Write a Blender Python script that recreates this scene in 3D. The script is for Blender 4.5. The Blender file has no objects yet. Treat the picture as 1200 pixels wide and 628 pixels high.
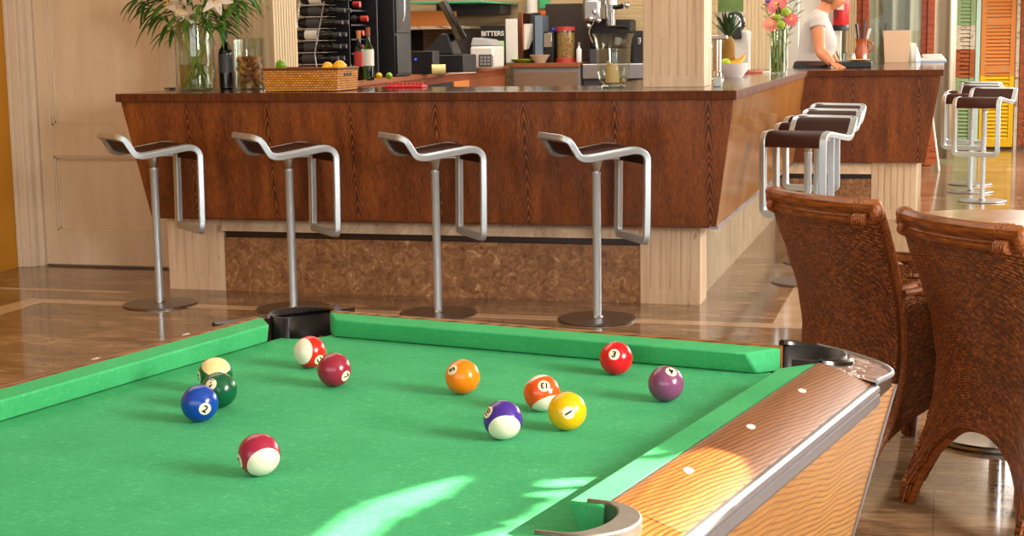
import bpy, bmesh, math, random
from mathutils import Vector, Matrix, Euler, noise
PI = math.pi
sin, cos, rad = math.sin, math.cos, math.radians
SC = bpy.context.scene
COL = SC.collection
random.seed(7)

# ------------------------------------------------------------------ camera
F, PITCH, ROLL, YAW, CH = 1826.895, 0.1460, -0.0148, 0.2706, 1.350
def cam_rows():
    cp, sp, cr, sr, cy, sy = cos(PITCH), sin(PITCH), cos(ROLL), sin(ROLL), cos(YAW), sin(YAW)
    B = Matrix(((1, 0, 0), (0, 0, -1), (0, 1, 0)))
    Rp = Matrix(((1, 0, 0), (0, cp, -sp), (0, sp, cp)))
    Rr = Matrix(((cr, -sr, 0), (sr, cr, 0), (0, 0, 1)))
    Y = Matrix(((cy, sy, 0), (-sy, cy, 0), (0, 0, 1)))
    return Rr @ Rp @ B @ Y
RC = cam_rows()
CAM = Vector((0, 0, CH))
def ray(u, v):
    return RC.transposed() @ Vector(((u - 600) / F, (v - 314) / F, 1.0))
def at(u, v, y):            # measured point in the plane at depth y
    d = ray(u, v); return CAM + d * (y / d.y)
def on(u, v, z):            # measured point on a level surface of height z
    d = ray(u, v); return CAM + d * ((z - CH) / d.z)
def ppm(p):                 # photograph pixels per metre at a place
    return F / (RC @ (Vector(p) - CAM)).z

# ------------------------------------------------------------------ materials
class NT:
    def __init__(s, name):
        s.m = bpy.data.materials.new(name); s.m.use_nodes = True
        s.t = s.m.node_tree; s.t.nodes.clear()
        s.out = s.t.nodes.new('ShaderNodeOutputMaterial')
    def n(s, typ, props=None, **inp):
        nd = s.t.nodes.new('ShaderNode' + typ)
        for k, v in (props or {}).items(): setattr(nd, k, v)
        for k, v in inp.items():
            key = k.replace('_', ' ')
            sock = nd.inputs[int(k[1:])] if (k[0] == 'i' and k[1:].isdigit()) else nd.inputs[key]
            s.set(sock, v)
        return nd
    def set(s, sock, v):
        if isinstance(v, bpy.types.NodeSocket): s.t.links.new(v, sock)
        elif isinstance(v, bpy.types.Node): s.t.links.new(v.outputs[0], sock)
        else: sock.default_value = v
    def math(s, op, a, b=None, c=None):
        nd = s.t.nodes.new('ShaderNodeMath'); nd.operation = op
        s.set(nd.inputs[0], a)
        if b is not None: s.set(nd.inputs[1], b)
        if c is not None: s.set(nd.inputs[2], c)
        return nd.outputs[0]
    def coord(s, kind='Object', scale=(1, 1, 1), rot=(0, 0, 0)):
        tc = s.n('TexCoord'); mp = s.n('Mapping', Vector=tc.outputs[kind], Scale=scale, Rotation=rot)
        return mp.outputs[0]
    def xyz(s, vec):
        return s.n('SeparateXYZ', Vector=vec).outputs
    def noise(s, vec, scale, detail=4, rough=.5, dist=0):
        return s.n('TexNoise', Vector=vec, Scale=scale, Detail=detail, Roughness=rough, Distortion=dist).outputs[0]
    def ramp(s, fac, stops):
        nd = s.n('ValToRGB'); el = nd.color_ramp.elements
        while len(el) < len(stops): el.new(.5)
        for e, (p, c) in zip(el, stops):
            e.position = p; e.color = col(c)
        s.set(nd.inputs[0], fac); return nd.outputs[0]
    def mix(s, fac, a, b, mode='MIX'):
        nd = s.t.nodes.new('ShaderNodeMix'); nd.data_type = 'RGBA'; nd.blend_type = mode
        s.set(nd.inputs[0], fac); s.set(nd.inputs[6], a if not isinstance(a, str) else col(a)); s.set(nd.inputs[7], b if not isinstance(b, str) else col(b))
        return nd.outputs[2]
    def bump(s, h, strength=.3, dist=.01):
        return s.n('Bump', Height=h, Strength=strength, Distance=dist).outputs[0]
    def bsdf(s, color, rough=.5, metal=0, spec=.5, normal=None, **kw):
        b = s.n('BsdfPrincipled', Base_Color=col(color) if isinstance(color, str) else color, Roughness=rough, Metallic=metal)
        b.inputs['Specular IOR Level'].default_value = spec
        if normal is not None: s.set(b.inputs['Normal'], normal)
        for k, v in kw.items(): s.set(b.inputs[k.replace('_', ' ')], v)
        s.t.links.new(b.outputs[0], s.out.inputs[0]); return s.m
def lin(c): return c / 12.92 if c <= .04045 else ((c + .055) / 1.055) ** 2.4
def col(h):
    if not isinstance(h, str): return h
    h = h.lstrip('#'); return tuple(lin(int(h[i:i + 2], 16) / 255) for i in (0, 2, 4)) + (1,)
_plain = {}
def plain(name, c, rough=.5, metal=0, var=.06, spec=.5, scale=30, **kw):
    key = name
    if key in _plain: return _plain[key]
    t = NT(name); v = t.coord('Object')
    nz = t.noise(v, scale, 3)
    c1 = col(c); hi = tuple(min(1, x * (1 + var)) for x in c1[:3]) + (1,); lo = tuple(x * (1 - var) for x in c1[:3]) + (1,)
    m = t.bsdf(t.mix(nz, lo, hi), rough, metal, spec, **kw); _plain[key] = m; return m
M = {}
def mats():
    M['pewter'] = plain('worn_pewter', '#8d8a86', .42, 1, .2, scale=60)
    M['chrome'] = plain('chrome', '#d8dadc', .12, 1, .02)
    M['steel'] = plain('brushed_steel', '#b9bcbf', .3, 1, .05)
    M['alu'] = plain('aluminium_trim', '#a6a8b0', .45, 1, .04)
    M['bar'] = plain('satin_metal', '#c6d6e2', .40, .75, .03)
    M['disc'] = plain('brushed_disc', '#9a9590', .34, 1, .05)
    M['black'] = plain('black_plastic', '#17161a', .4, 0, .15)
    M['blackgloss'] = plain('black_gloss', '#0f0e10', .15, 0, .1)
    M['darkgrey'] = plain('dark_grey', '#3a3a3c', .5)
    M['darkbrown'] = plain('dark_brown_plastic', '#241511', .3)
    M['grey'] = plain('grey_plastic', '#8a8a8a', .5)
    M['white'] = plain('white_plastic', '#cfccc4', .45)
    M['paper'] = plain('paper', '#ece8de', .8)
    M['cream'] = plain('cream_paint', '#cbb69a', .5)
    M['leather'] = plain('brown_leather', '#3a1d16', .5, 0, .12, spec=.3, scale=60)
    M['tan'] = plain('tan_card', '#c6a88c', .7)
    M['red'] = plain('red_paint', '#c8161c', .35)
    M['yellow'] = plain('yellow_wall', '#c08418', .75, 0, .05, scale=3)
    M['orangebox'] = plain('orange_wood', '#c87a34', .55, 0, .1)
    M['ceil'] = plain('ceiling_plaster', '#d8c4a4', .8)
    M['warmwall'] = plain('warm_plaster', '#c9a878', .8)
    M['lemon'] = plain('lemon_skin', '#f0b818', .42, 0, .1, scale=80)
    M['lime'] = plain('lime_skin', '#6f9a1e', .4, 0, .15, scale=80)
    M['apple'] = plain('green_apple', '#a8c820', .3, 0, .12)
    M['banana'] = plain('banana_skin', '#e8b030', .45, 0, .15, scale=20)
    M['stem'] = plain('green_stem', '#6f9c28', .5, 0, .2)
    M['leaf'] = plain('green_leaf', '#3f7420', .45, 0, .35, scale=12)
    M['darkleaf'] = plain('dark_leaf', '#2f4a20', .5, 0, .3)
    M['petal'] = plain('white_petal', '#e6dccb', .55, 0, .08)
    M['pink'] = plain('pink_petal', '#e87a80', .55, 0, .22, scale=60)
    M['coral'] = plain('coral_petal', '#ec8f7a', .55, 0, .2, scale=60)
    M['greenmum'] = plain('lime_flower', '#9ab82a', .6, 0, .3, scale=70)
    M['violet'] = plain('violet_petal', '#7a5aa8', .5)
    M['label'] = plain('paper_label', '#d9d6cc', .7)
    M['skin'] = plain('skin', '#c98058', .5, 0, .06, scale=8)
    M['hair'] = plain('fair_hair', '#8a6238', .5, 0, .25, scale=90)
    M['shirt'] = plain('white_cotton', '#bdb5b0', .85, 0, .05, scale=8)
    M['trouser'] = plain('black_cotton', '#1c1719', .8)
    M['belt'] = plain('brown_belt', '#4a2415', .5)
    M['wax'] = plain('cream_wax', '#e0bb80', .5, 0, .05)
    M['redcap'] = plain('red_capsule', '#b4322a', .4, 0, .12)
    M['yellowcap'] = plain('yellow_capsule', '#b09a2e', .4)
    M['redhandle'] = plain('red_handle', '#c0401c', .4)
    M['cork'] = plain('cork', '#b9803c', .75, 0, .3, scale=50)
    M['corkdark'] = plain('dark_cork', '#8a4a1e', .75, 0, .3, scale=50)
    M['clay'] = plain('brown_glazed_clay', '#9c4a22', .35, 0, .2, scale=20)
    M['dish'] = plain('glazed_white', '#e6e4e2', .25)
    M['blueled'] = NT('blue_led').emit('#2a58ff', 2.5)
    M['greenlit'] = plain('green_screen_glass', '#3fae86', .2, 0, .1)
    M['tealpaint'] = plain('pale_teal_paint', '#b9d6c6', .5)
    M['blinds'] = plain('pale_grey_cloth', '#a9a08c', .8, 0, .06, scale=2)
    M['shade'] = plain('white_panel', '#e9e4da', .5)
    M['foliage'] = plain('outdoor_green', '#a8d488', .7, 0, .5, scale=5)
    # glass
    def glass(name, c, rough=0.0, ior=1.45):
        t = NT(name); b = t.n('BsdfPrincipled', Base_Color=col(c), Roughness=rough, IOR=ior)
        b.inputs['Transmission Weight'].default_value = 1
        t.t.links.new(b.outputs[0], t.out.inputs[0]); return t.m
    M['glass'] = glass('clear_glass', '#f4faf6')
    M['water'] = glass('water', '#e8efdc', 0, 1.33)
    M['greenglass'] = glass('green_bottle_glass', '#3f7d1c')
    M['darkglass'] = plain('dark_bottle_glass', '#0c0f0b', .08, 0, .1)
    def thin(name, c, a):     # thin pane
        t = NT(name); g = t.n('BsdfGlossy', Color=(1, 1, 1, 1), Roughness=.02); tr = t.n('BsdfTransparent', Color=col(c))
        fc = t.n('LayerWeight', Blend=.5).outputs[1]
        mx = t.n('MixShader', i0=t.math('ADD', t.math('MULTIPLY', t.math('POWER', fc, 3.0), .55), .05 + a), i1=tr, i2=g)
        t.t.links.new(mx.outputs[0], t.out.inputs[0]); return t.m
    M['pane'] = thin('window_glass', '#e8efe8', -.03)
    M['thinglass'] = thin('thin_clear_glass', '#f2f6f2', .0)
    # --- wenge veneer on the bar
    def veneer(name, c_dark, c_mid, c_hi, axis, rough=.34, period=.461, flame=1.0, off=.0, coat=.12, spec=.5):
        t = NT(name); o = t.coord('Object'); X = t.xyz(o)
        a, z = X[axis], X[2]
        h = t.math('ADD', a, off)
        cell = t.math('FRACT', t.math('DIVIDE', h, period)); xc = t.math('ABSOLUTE', t.math('SUBTRACT', cell, .5))
        wob = t.noise(o, 5, 2)
        st = t.n('Mapping', Vector=o, Scale=(190, 190, 7)).outputs[0]
        fine = t.noise(st, 1.0, 4, .6)
        st2 = t.n('Mapping', Vector=o, Scale=(14, 14, .8)).outputs[0]
        broad = t.noise(st2, 1.0, 3)
        base = t.ramp(t.math('ADD', t.math('MULTIPLY', fine, .62), t.math('MULTIPLY', t.math('SUBTRACT', broad, .1), .5)), [(.3, c_dark), (.52, c_mid), (.75, c_hi)])  # broad bands also imitate streaked reflections on the side panel
        # cathedral figure along every sheet's middle
        d = t.math('SQRT', t.math('ADD', t.math('POWER', t.math('MULTIPLY', xc, 2.1), 2.0), .0008))
        ph = t.math('ADD', t.math('MULTIPLY', t.math('ADD', z, d), 105), t.math('MULTIPLY', wob, 26))
        ring = t.math('ADD', t.math('MULTIPLY', t.math('SINE', ph), .5), .5)
        mask = t.n('MapRange', {'interpolation_type': 'SMOOTHSTEP'}, Value=t.math('ADD', xc, t.math('MULTIPLY', t.math('SUBTRACT', wob, .5), .06)), i1=.012, i2=.075, i3=1.0, i4=0.0).outputs[0]
        fl = t.ramp(t.math('ADD', t.math('MULTIPLY', ring, .8), t.math('MULTIPLY', fine, .25)), [(.2, '#1c0a03'), (.45, c_dark), (.75, c_mid), (1, c_hi)])
        dk = t.mix(.55, fl, c_dark, 'MULTIPLY')
        c = t.mix(t.math('MULTIPLY', mask, .72 * flame), base, fl)
        return t.bsdf(c, rough, 0, spec, t.bump(fine, .08, .002), Coat_Weight=coat, Coat_Roughness=.15)
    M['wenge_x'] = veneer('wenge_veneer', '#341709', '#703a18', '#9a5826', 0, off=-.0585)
    M['wenge_y'] = veneer('wenge_veneer_lit', '#5e3414', '#a06a30', '#cc9a56', 1, .25, off=.1, coat=.35, spec=.3)  # same veneer coloured lighter, standing in for light on the side faces
    M['worktop'] = veneer('dark_worktop', '#2a140c', '#4c2818', '#5f3522', 0, .12, flame=.15)
    M['slabedge'] = veneer('dark_slab', '#341708', '#5a2e14', '#74401c', 0, .6, flame=.2, coat=0, spec=.15)
    # --- pool table rail wood: bold grain running along local Y with cathedral sweeps
    def grainy(name, cols, axis=1, scale=1.0, rough=.42, spec=.35, cf=(880, -120, 0)):
        t = NT(name); o = t.coord('Object'); X = t.xyz(o)
        a = X[axis]; b = X[0] if axis == 1 else X[1]
        sc = [26 * scale] * 3; sc[axis] = 1.7 * scale
        st = t.n('Mapping', Vector=o, Scale=tuple(sc)).outputs[0]
        n1 = t.noise(st, 1.0, 3, .5, .4)
        sc = [300 * scale] * 3; sc[axis] = 8 * scale
        n2 = t.noise(t.n('Mapping', Vector=o, Scale=tuple(sc)).outputs[0], 1.0, 4, .6)
        big = t.noise(o, 3.2 * scale, 2)
        ph = t.math('ADD', t.math('ADD', t.math('MULTIPLY', b, cf[0] * scale), t.math('ADD', t.math('MULTIPLY', a, cf[1] * scale), t.math('MULTIPLY', X[2], cf[2] * scale))), t.math('ADD', t.math('MULTIPLY', n1, 5.0), t.math('MULTIPLY', big, 40.0)))
        w = t.math('ADD', t.math('MULTIPLY', t.math('SINE', ph), .5), .5)
        vary = t.noise(t.n('Mapping', Vector=o, Scale=tuple(7 if q != axis else 1.2 for q in range(3))).outputs[0], 1.0, 2)
        amp = t.math('MULTIPLY', t.math('SUBTRACT', vary, .18), .85)
        f = t.math('ADD', t.math('SUBTRACT', .36, t.math('MULTIPLY', t.math('POWER', t.math('SUBTRACT', 1.0, w), 4.0), amp)), t.math('ADD', t.math('MULTIPLY', n2, .56), t.math('MULTIPLY', t.math('SUBTRACT', vary, .5), .5)))
        c = t.ramp(f, cols)
        return t.bsdf(c, rough, 0, spec, t.bump(n2, .05, .002), Coat_Weight=.08, Coat_Roughness=.2)
    M['railwood'] = grainy('rail_wood', [(.2, '#261104'), (.4, '#4e290d'), (.6, '#75421a'), (.78, '#8c5826')])
    M['railwood_end'] = grainy('end_rail_wood', [(.2, '#2c1406'), (.4, '#5c3212'), (.6, '#885224'), (.78, '#a06a32')], axis=0)
    M['sidewood'] = grainy('side_wood', [(.2, '#50300e'), (.4, '#80521c'), (.6, '#a47030'), (.78, '#b48542')], scale=.8, cf=(0, 150, 760))
    M['cabwood'] = grainy('back_bar_wood', [(.1, '#5a2c16'), (.5, '#8c4c2a'), (.9, '#a5643a')], axis=1, scale=.6, rough=.4)
    M['postwood'] = grainy('window_post_wood', [(.1, '#5e2410'), (.5, '#8f3e1c'), (.9, '#a8552a')], axis=2, scale=.7, rough=.35)
    # --- cloth
    def cloth(name, lo, hi, lt=.5):
        t = NT(name); o = t.coord('Object')
        n1 = t.noise(o, 9, 3); n2 = t.noise(t.n('Mapping', Vector=o, Scale=(60, 350, 60), Rotation=(0, 0, .8)).outputs[0], 1.0, 3, .7)
        n3 = t.noise(t.n('Mapping', Vector=o, Scale=(420, 70, 60), Rotation=(0, 0, .35)).outputs[0], 1.0, 3, .7)
        f = t.math('ADD', t.math('MULTIPLY', n1, .45), t.math('MULTIPLY', t.math('ADD', n2, n3), .3))
        lint = t.ramp(t.math('MULTIPLY', n2, n3), [(.0, '#000000'), (.30, '#000000'), (.44, '#6f9a80')])
        c = t.mix(lt, t.ramp(f, [(.3, lo), (.75, hi)]), lint, 'ADD')
        return t.bsdf(c, .95, 0, .12, t.bump(n2, .15, .001))
    M['cloth'] = cloth('green_cloth', '#389d62', '#50b67e')
    M['cushion'] = cloth('cushion_cloth', '#389d5e', '#50b878', .2)
    # --- floor marble
    t = NT('polished_brown_marble'); o = t.coord('Object')
    v1 = t.noise(t.n('Mapping', Vector=o, Scale=(.9, 2.6, 1)).outputs[0], 2.2, 6, .62, .8)
    v2 = t.noise(t.n('Mapping', Vector=o, Scale=(2, 7, 1)).outputs[0], 3.0, 5, .6, 1.2)
    c = t.ramp(t.math('ADD', t.math('MULTIPLY', v1, .6), t.math('MULTIPLY', v2, .4)), [(.3, '#4a3926'), (.46, '#745c44'), (.56, '#96795c'), (.68, '#bda284')])
    br = t.n('TexBrick', {'offset': 0.0}, Vector=o, Scale=1.0, Mortar_Size=.0025, Brick_Width=.6, Row_Height=.6, Mortar=(0, 0, 0, 1), Color1=(1, 1, 1, 1), Color2=(.86, .86, .86, 1))
    c = t.mix(.35, c, br.outputs[0], 'MULTIPLY')
    M['floor'] = t.bsdf(c, t.math('ADD', t.math('MULTIPLY', v2, .10), .06), 0, .6)
    t = NT('cream_marble_inlay'); o = t.coord('Object'); v = t.noise(o, 6, 4)
    M['inlay'] = t.bsdf(t.ramp(v, [(.3, '#b99a78'), (.7, '#cfb494')]), .15, 0, .6)
    # --- bar plinth marble
    t = NT('brown_emperador'); o = t.coord('Object')
    vo = t.n('TexVoronoi', {'feature': 'DISTANCE_TO_EDGE'}, Vector=t.n('Mapping', Vector=o, Scale=(1, 1, 1)).outputs[0], Scale=22.0).outputs[0]
    ns = t.noise(o, 20, 6, .7, 1.2)
    c = t.ramp(ns, [(.3, '#5a3a22'), (.48, '#8a6040'), (.6, '#aa8058'), (.7, '#dcbc98')])
    vein = t.ramp(t.math('ADD', vo, t.math('MULTIPLY', t.math('SUBTRACT', ns, .5), .5)), [(.0, '#d2b48c'), (.035, '#7a5030'), (1, '#6a4426')])
    M['emperador'] = t.bsdf(t.mix(.10, c, vein), .35, 0, .4)
    t = NT('pale_side_marble'); o = t.coord('Object'); ns = t.noise(t.n('Mapping', Vector=o, Scale=(3, 3, 1.3)).outputs[0], 4, 6, .65, 1.0)
    M['palemarble'] = t.bsdf(t.ramp(ns, [(.3, '#96856c'), (.5, '#b4a48a'), (.7, '#cabca2')]), .3, 0, .4)
    # --- travertine
    def trav(name, a, b, c3):
        t = NT(name); o = t.coord('Object')
        n1 = t.noise(t.n('Mapping', Vector=o, Scale=(30, 30, 1.5)).outputs[0], 1.0, 4, .6)
        n2 = t.noise(t.n('Mapping', Vector=o, Scale=(60, 60, 16)).outputs[0], 1.0, 3)
        pit = t.ramp(n2, [(.26, '#6f4a30'), (.32, '#ffffff'), (1, '#ffffff')])
        c = t.mix(.6, t.ramp(n1, [(.3, a), (.5, b), (.75, c3)]), pit, 'MULTIPLY')
        return t.bsdf(c, .6, 0, .3, t.bump(n2, .2, .003))
    M['travertine'] = trav('travertine', '#c2a88c', '#d2b89a', '#decab0')
    M['travpale'] = trav('pale_travertine', '#b9a27e', '#c4ae8a', '#cfbc9a')
    # --- painted white door
    t = NT('painted_door'); o = t.coord('Object'); nz = t.noise(t.n('Mapping', Vector=o, Scale=(6, 6, 1.2)).outputs[0], 2, 4)
    M['door'] = t.bsdf(t.ramp(nz, [(.3, '#d2bda0'), (.7, '#dcc8ac')]), .4, 0, .4)
    M['casing'] = plain('painted_casing', '#d8c6ae', .42, 0, .05, scale=4)
    # --- plank wall behind the bar
    t = NT('beige_plank_wall'); o = t.coord('Object'); X = t.xyz(o)
    row = t.math('FRACT', t.math('MULTIPLY', X[2], 1 / .075)); edge = t.math('LESS_THAN', row, .06)
    n1 = t.noise(t.n('Mapping', Vector=o, Scale=(1.5, 1.5, 30)).outputs[0], 2, 4)
    c = t.ramp(n1, [(.3, '#b79c72'), (.7, '#d2ba90')])
    M['plank'] = t.bsdf(t.mix(t.math('MULTIPLY', edge, .35), c, '#7a6040'), .65, 0, .3)
    # --- woven wicker, on UV in metres
    t = NT('woven_rattan'); uv = t.n('TexCoord').outputs['UV']
    br = t.n('TexBrick', {'offset': .5, 'squash': 1.0}, Vector=uv, Scale=1.0, Mortar_Size=.0022, Mortar_Smooth=.9, Brick_Width=.021, Row_Height=.0118, Mortar=col('#1c0b04'), Color1=col('#a85c20'), Color2=col('#6a3010'), Bias=-.05)
    n1 = t.noise(uv, 55, 3, .6); n2 = t.noise(uv, 400, 2); n3 = t.noise(uv, 6, 2)
    hi = t.ramp(t.math('ADD', t.math('MULTIPLY', n1, .6), t.math('MULTIPLY', n2, .4)), [(.0, '#000000'), (.53, '#000000'), (.68, '#e89c50')])  # orange highlight specks painted into the rattan colour
    c = t.mix(.8, br.outputs[0], hi, 'ADD')
    c = t.mix(.6, c, t.ramp(n3, [(.3, '#a8a0a0'), (.7, '#fff0dc')]), 'MULTIPLY')
    hgt = t.math('SUBTRACT', 1.0, br.outputs[1])
    M['wicker'] = t.bsdf(c, .38, 0, .5, t.bump(t.math('ADD', hgt, t.math('MULTIPLY', n2, .4)), 1.0, .006))
    t = NT('rattan_pole'); o = t.coord('Object'); nz = t.noise(t.n('Mapping', Vector=o, Scale=(12, 12, 60)).outputs[0], 1.5, 4)
    M['pole'] = t.bsdf(t.ramp(nz, [(.3, '#5c2c0c'), (.55, '#8c4c1a'), (.8, '#a8662c')]), .3, 0, .5)
    t = NT('cane_binding'); uv = t.coord('Object', (150, 150, 150)); w = t.noise(uv, 1.0, 3)
    M['binding'] = t.bsdf(t.ramp(w, [(.3, '#5a2810'), (.7, '#a4602c')]), .4, 0, .4, t.bump(w, .5, .003))
    # honey wicker basket on UV
    t = NT('honey_wicker'); uv = t.n('TexCoord').outputs['UV']
    br = t.n('TexBrick', {'offset': .5}, Vector=uv, Scale=1.0, Mortar_Size=.0022, Mortar_Smooth=.8, Brick_Width=.02, Row_Height=.013, Mortar=col('#6a3408'), Color1=col('#dc9c48'), Color2=col('#c07c2c'))
    M['honey'] = t.bsdf(br.outputs[0], .55, 0, .3, t.bump(t.math('SUBTRACT', 1.0, br.outputs[1]), .8, .004))
    # weathered shutter paints
    def weathered(name, c, under, amount=.5):
        t = NT(name); o = t.coord('Object'); n1 = t.noise(t.n('Mapping', Vector=o, Scale=(7, 7, 26)).outputs[0], 1.0, 5, .7)
        n2 = t.noise(o, 60, 3)
        f = t.ramp(t.math('ADD', t.math('MULTIPLY', n1, .8), t.math('MULTIPLY', n2, .2)), [(amount - .04, '#000000'), (amount + .04, '#ffffff')])
        return t.bsdf(t.mix(f, c, under), .65, 0, .3)
    M['sh_green'] = weathered('weathered_green', '#8aa070', '#9c8a64', .6)
    M['sh_white'] = weathered('weathered_white', '#cbbca6', '#8c6a48', .56)
    M['sh_rust'] = weathered('weathered_rust', '#a4562c', '#7c3418', .55)
    M['sh_orange'] = weathered('weathered_orange', '#d0803c', '#b8926a', .58)
    M['sh_yellow'] = weathered('weathered_yellow', '#e2b40e', '#b58a2a', .66)
    M['sh_red'] = weathered('weathered_red', '#a8502a', '#6f4a30', .52)
    # casting plate: brown leaf relief on silver
    t = NT('scroll_plate'); o = t.coord('Object'); ns = t.noise(o, 15, 1, .4, 2.2)
    f = t.ramp(ns, [(.47, '#000000'), (.5, '#ffffff'), (.56, '#ffffff'), (.59, '#000000')])
    mt = t.math('MULTIPLY', f, .9)
    t2 = t.bsdf(t.mix(f, '#6e3a26', '#d8d2c8'), .3, 0, .5, t.bump(f, .4, .003)); t.set(t.t.nodes[[n.name for n in t.t.nodes if n.type == 'BSDF_PRINCIPLED'][0]].inputs['Metallic'], mt)
    M['scroll'] = t2
def _emit(s, c, k):
    e = s.n('Emission', Color=col(c), Strength=k); s.t.links.new(e.outputs[0], s.out.inputs[0]); return s.m
NT.emit = _emit

# ------------------------------------------------------------------ mesh builder
class MB:
    def __init__(s):
        s.v, s.f, s.mi, s.uv, s.cur = [], [], [], [], 0
    def face(s, idx, uv=None):
        s.f.append(tuple(idx)); s.mi.append(s.cur); s.uv.append(uv)
    def add(s, pts):
        b = len(s.v); s.v.extend(Vector(p) for p in pts); return b
    def box(s, lo, hi, R=None):
        (x0, y0, z0), (x1, y1, z1) = lo, hi
        p = [Vector(q) for q in ((x0, y0, z0), (x1, y0, z0), (x1, y1, z0), (x0, y1, z0), (x0, y0, z1), (x1, y0, z1), (x1, y1, z1), (x0, y1, z1))]
        if R is not None: p = [R @ q for q in p]
        b = s.add(p)
        for q in ((0, 3, 2, 1), (4, 5, 6, 7), (0, 1, 5, 4), (1, 2, 6, 5), (2, 3, 7, 6), (3, 0, 4, 7)): s.face([b + i for i in q])
        return s
    def hexa(s, p):     # 8 corners, bottom loop then top loop
        b = s.add(p)
        for q in ((0, 3, 2, 1), (4, 5, 6, 7), (0, 1, 5, 4), (1, 2, 6, 5), (2, 3, 7, 6), (3, 0, 4, 7)): s.face([b + i for i in q])
        return s
    def prism(s, poly, z0, z1, R=None, zf=None):
        n = len(poly)
        lo = [Vector((x, y, z0)) for x, y in poly]; hi = [Vector((x, y, (zf(x, y) if zf else z1))) for x, y in poly]
        if R is not None: lo = [R @ q for q in lo]; hi = [R @ q for q in hi]
        b = s.add(lo + hi)
        area = sum(poly[i][0] * poly[(i + 1) % n][1] - poly[(i + 1) % n][0] * poly[i][1] for i in range(n))
        o = list(range(n)) if area > 0 else list(range(n))[::-1]
        s.face([b + i for i in o[::-1]]); s.face([b + n + i for i in o])
        for i in range(n):
            a, c = o[i], o[(i + 1) % n]; s.face((b + a, b + c, b + n + c, b + n + a))
        return s
    def rings(s, rings, closed=True, cap0=True, cap1=True, uvs=None):
        n = len(rings[0]); b = s.add([p for r in rings for p in r])
        for j in range(len(rings) - 1):
            for i in range(n if closed else n - 1):
                k = (i + 1) % n
                uv = None
                if uvs: uv = [uvs(j, i), uvs(j, i + 1), uvs(j + 1, i + 1), uvs(j + 1, i)]
                s.face((b + j * n + i, b + j * n + k, b + (j + 1) * n + k, b + (j + 1) * n + i), uv)
        if cap0: s.face([b + i for i in range(n)][::-1])
        if cap1: s.face([b + (len(rings) - 1) * n + i for i in range(n)])
        return s
    def lathe(s, prof, c=(0, 0, 0), n=24, R=None):
        c = Vector(c)
        R = R or Matrix.Identity(3)
        rr = [[c + R @ Vector((r * cos(2 * PI * i / n), r * sin(2 * PI * i / n), z)) for i in range(n)] for r, z in prof]
        return s.rings(rr, True, prof[0][0] > 1e-6, prof[-1][0] > 1e-6)
    def cyl(s, p0, p1, r0, r1=None, n=16):
        return s.tube([p0, p1], [r0, r0 if r1 is None else r1], n)
    def tube(s, path, r, n=10, closed=False, sec=None, up=None):
        P = [Vector(p) for p in path]; m = len(P)
        if not isinstance(r, (list, tuple)): r = [r] * m
        T = []
        for i in range(m):
            a = P[(i - 1) % m] if (closed or i) else P[0]; c = P[(i + 1) % m] if (closed or i < m - 1) else P[-1]
            d = (P[i] - a).normalized() + (c - P[i]).normalized() if (closed or 0 < i < m - 1) else (c - a)
            T.append(d.normalized() if d.length > 1e-9 else Vector((0, 0, 1)))
        u = Vector(up) if up else (Vector((0, 0, 1)) if abs(T[0].z) < .9 else Vector((1, 0, 0)))
        nrm = (u - T[0] * u.dot(T[0])).normalized()
        if sec is None: sec = [(cos(2 * PI * k / n), sin(2 * PI * k / n)) for k in range(n)]
        rr = []
        for i in range(m):
            if i: 
                nrm = (nrm - T[i] * nrm.dot(T[i])).normalized()
            bb = T[i].cross(nrm)
            rr.append([P[i] + (nrm * a + bb * b_) * r[i] for a, b_ in sec])
        if closed: rr.append(rr[0]); return s.rings(rr, True, False, False)
        return s.rings(rr)
    def ball(s, c, r, nu=16, nv=10, R=None):
        if not isinstance(r, (tuple, list)): r = (r, r, r)
        c = Vector(c); rr = []
        for j in range(nv + 1):
            a = PI * j / nv - PI / 2; q = max(cos(a), 1e-4)
            ring = [Vector((r[0] * q * cos(2 * PI * i / nu), r[1] * q * sin(2 * PI * i / nu), r[2] * sin(a))) for i in range(nu)]
            if R is not None: ring = [R @ p for p in ring]
            rr.append([c + p for p in ring])
        return s.rings(rr)
    def grid(s, fn, nu, nv, us=1, vs=1):       # single skin with uv in metres
        b = s.add([fn(i / nu, j / nv) for j in range(nv + 1) for i in range(nu + 1)])
        for j in range(nv):
            for i in range(nu):
                q = [(i, j), (i + 1, j), (i + 1, j + 1), (i, j + 1)]
                s.face([b + y * (nu + 1) + x for x, y in q], [(x / nu * us, y / nv * vs) for x, y in q])
        return s
    def slab(s, fn, nu, nv, th, us=1, vs=1):   # grid with thickness along its normal
        P = [[fn(i / nu, j / nv) for i in range(nu + 1)] for j in range(nv + 1)]
        N = [[None] * (nu + 1) for _ in range(nv + 1)]
        for j in range(nv + 1):
            for i in range(nu + 1):
                du = P[j][min(i + 1, nu)] - P[j][max(i - 1, 0)]; dv = P[min(j + 1, nv)][i] - P[max(j - 1, 0)][i]
                k = du.cross(dv); N[j][i] = k.normalized() if k.length > 1e-12 else Vector((0, 0, 1))
        b = s.add([P[j][i] for j in range(nv + 1) for i in range(nu + 1)]); c = s.add([P[j][i] - N[j][i] * th for j in range(nv + 1) for i in range(nu + 1)])
        W = nu + 1
        for j in range(nv):
            for i in range(nu):
                q = [(i, j), (i + 1, j), (i + 1, j + 1), (i, j + 1)]; uv = [(x / nu * us, y / nv * vs) for x, y in q]
                s.face([b + y * W + x for x, y in q], uv); s.face([c + y * W + x for x, y in q][::-1], uv[::-1])
        per = [(i, 0) for i in range(nu)] + [(nu, j) for j in range(nv)] + [(i, nv) for i in range(nu, 0, -1)] + [(0, j) for j in range(nv, 0, -1)]
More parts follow.
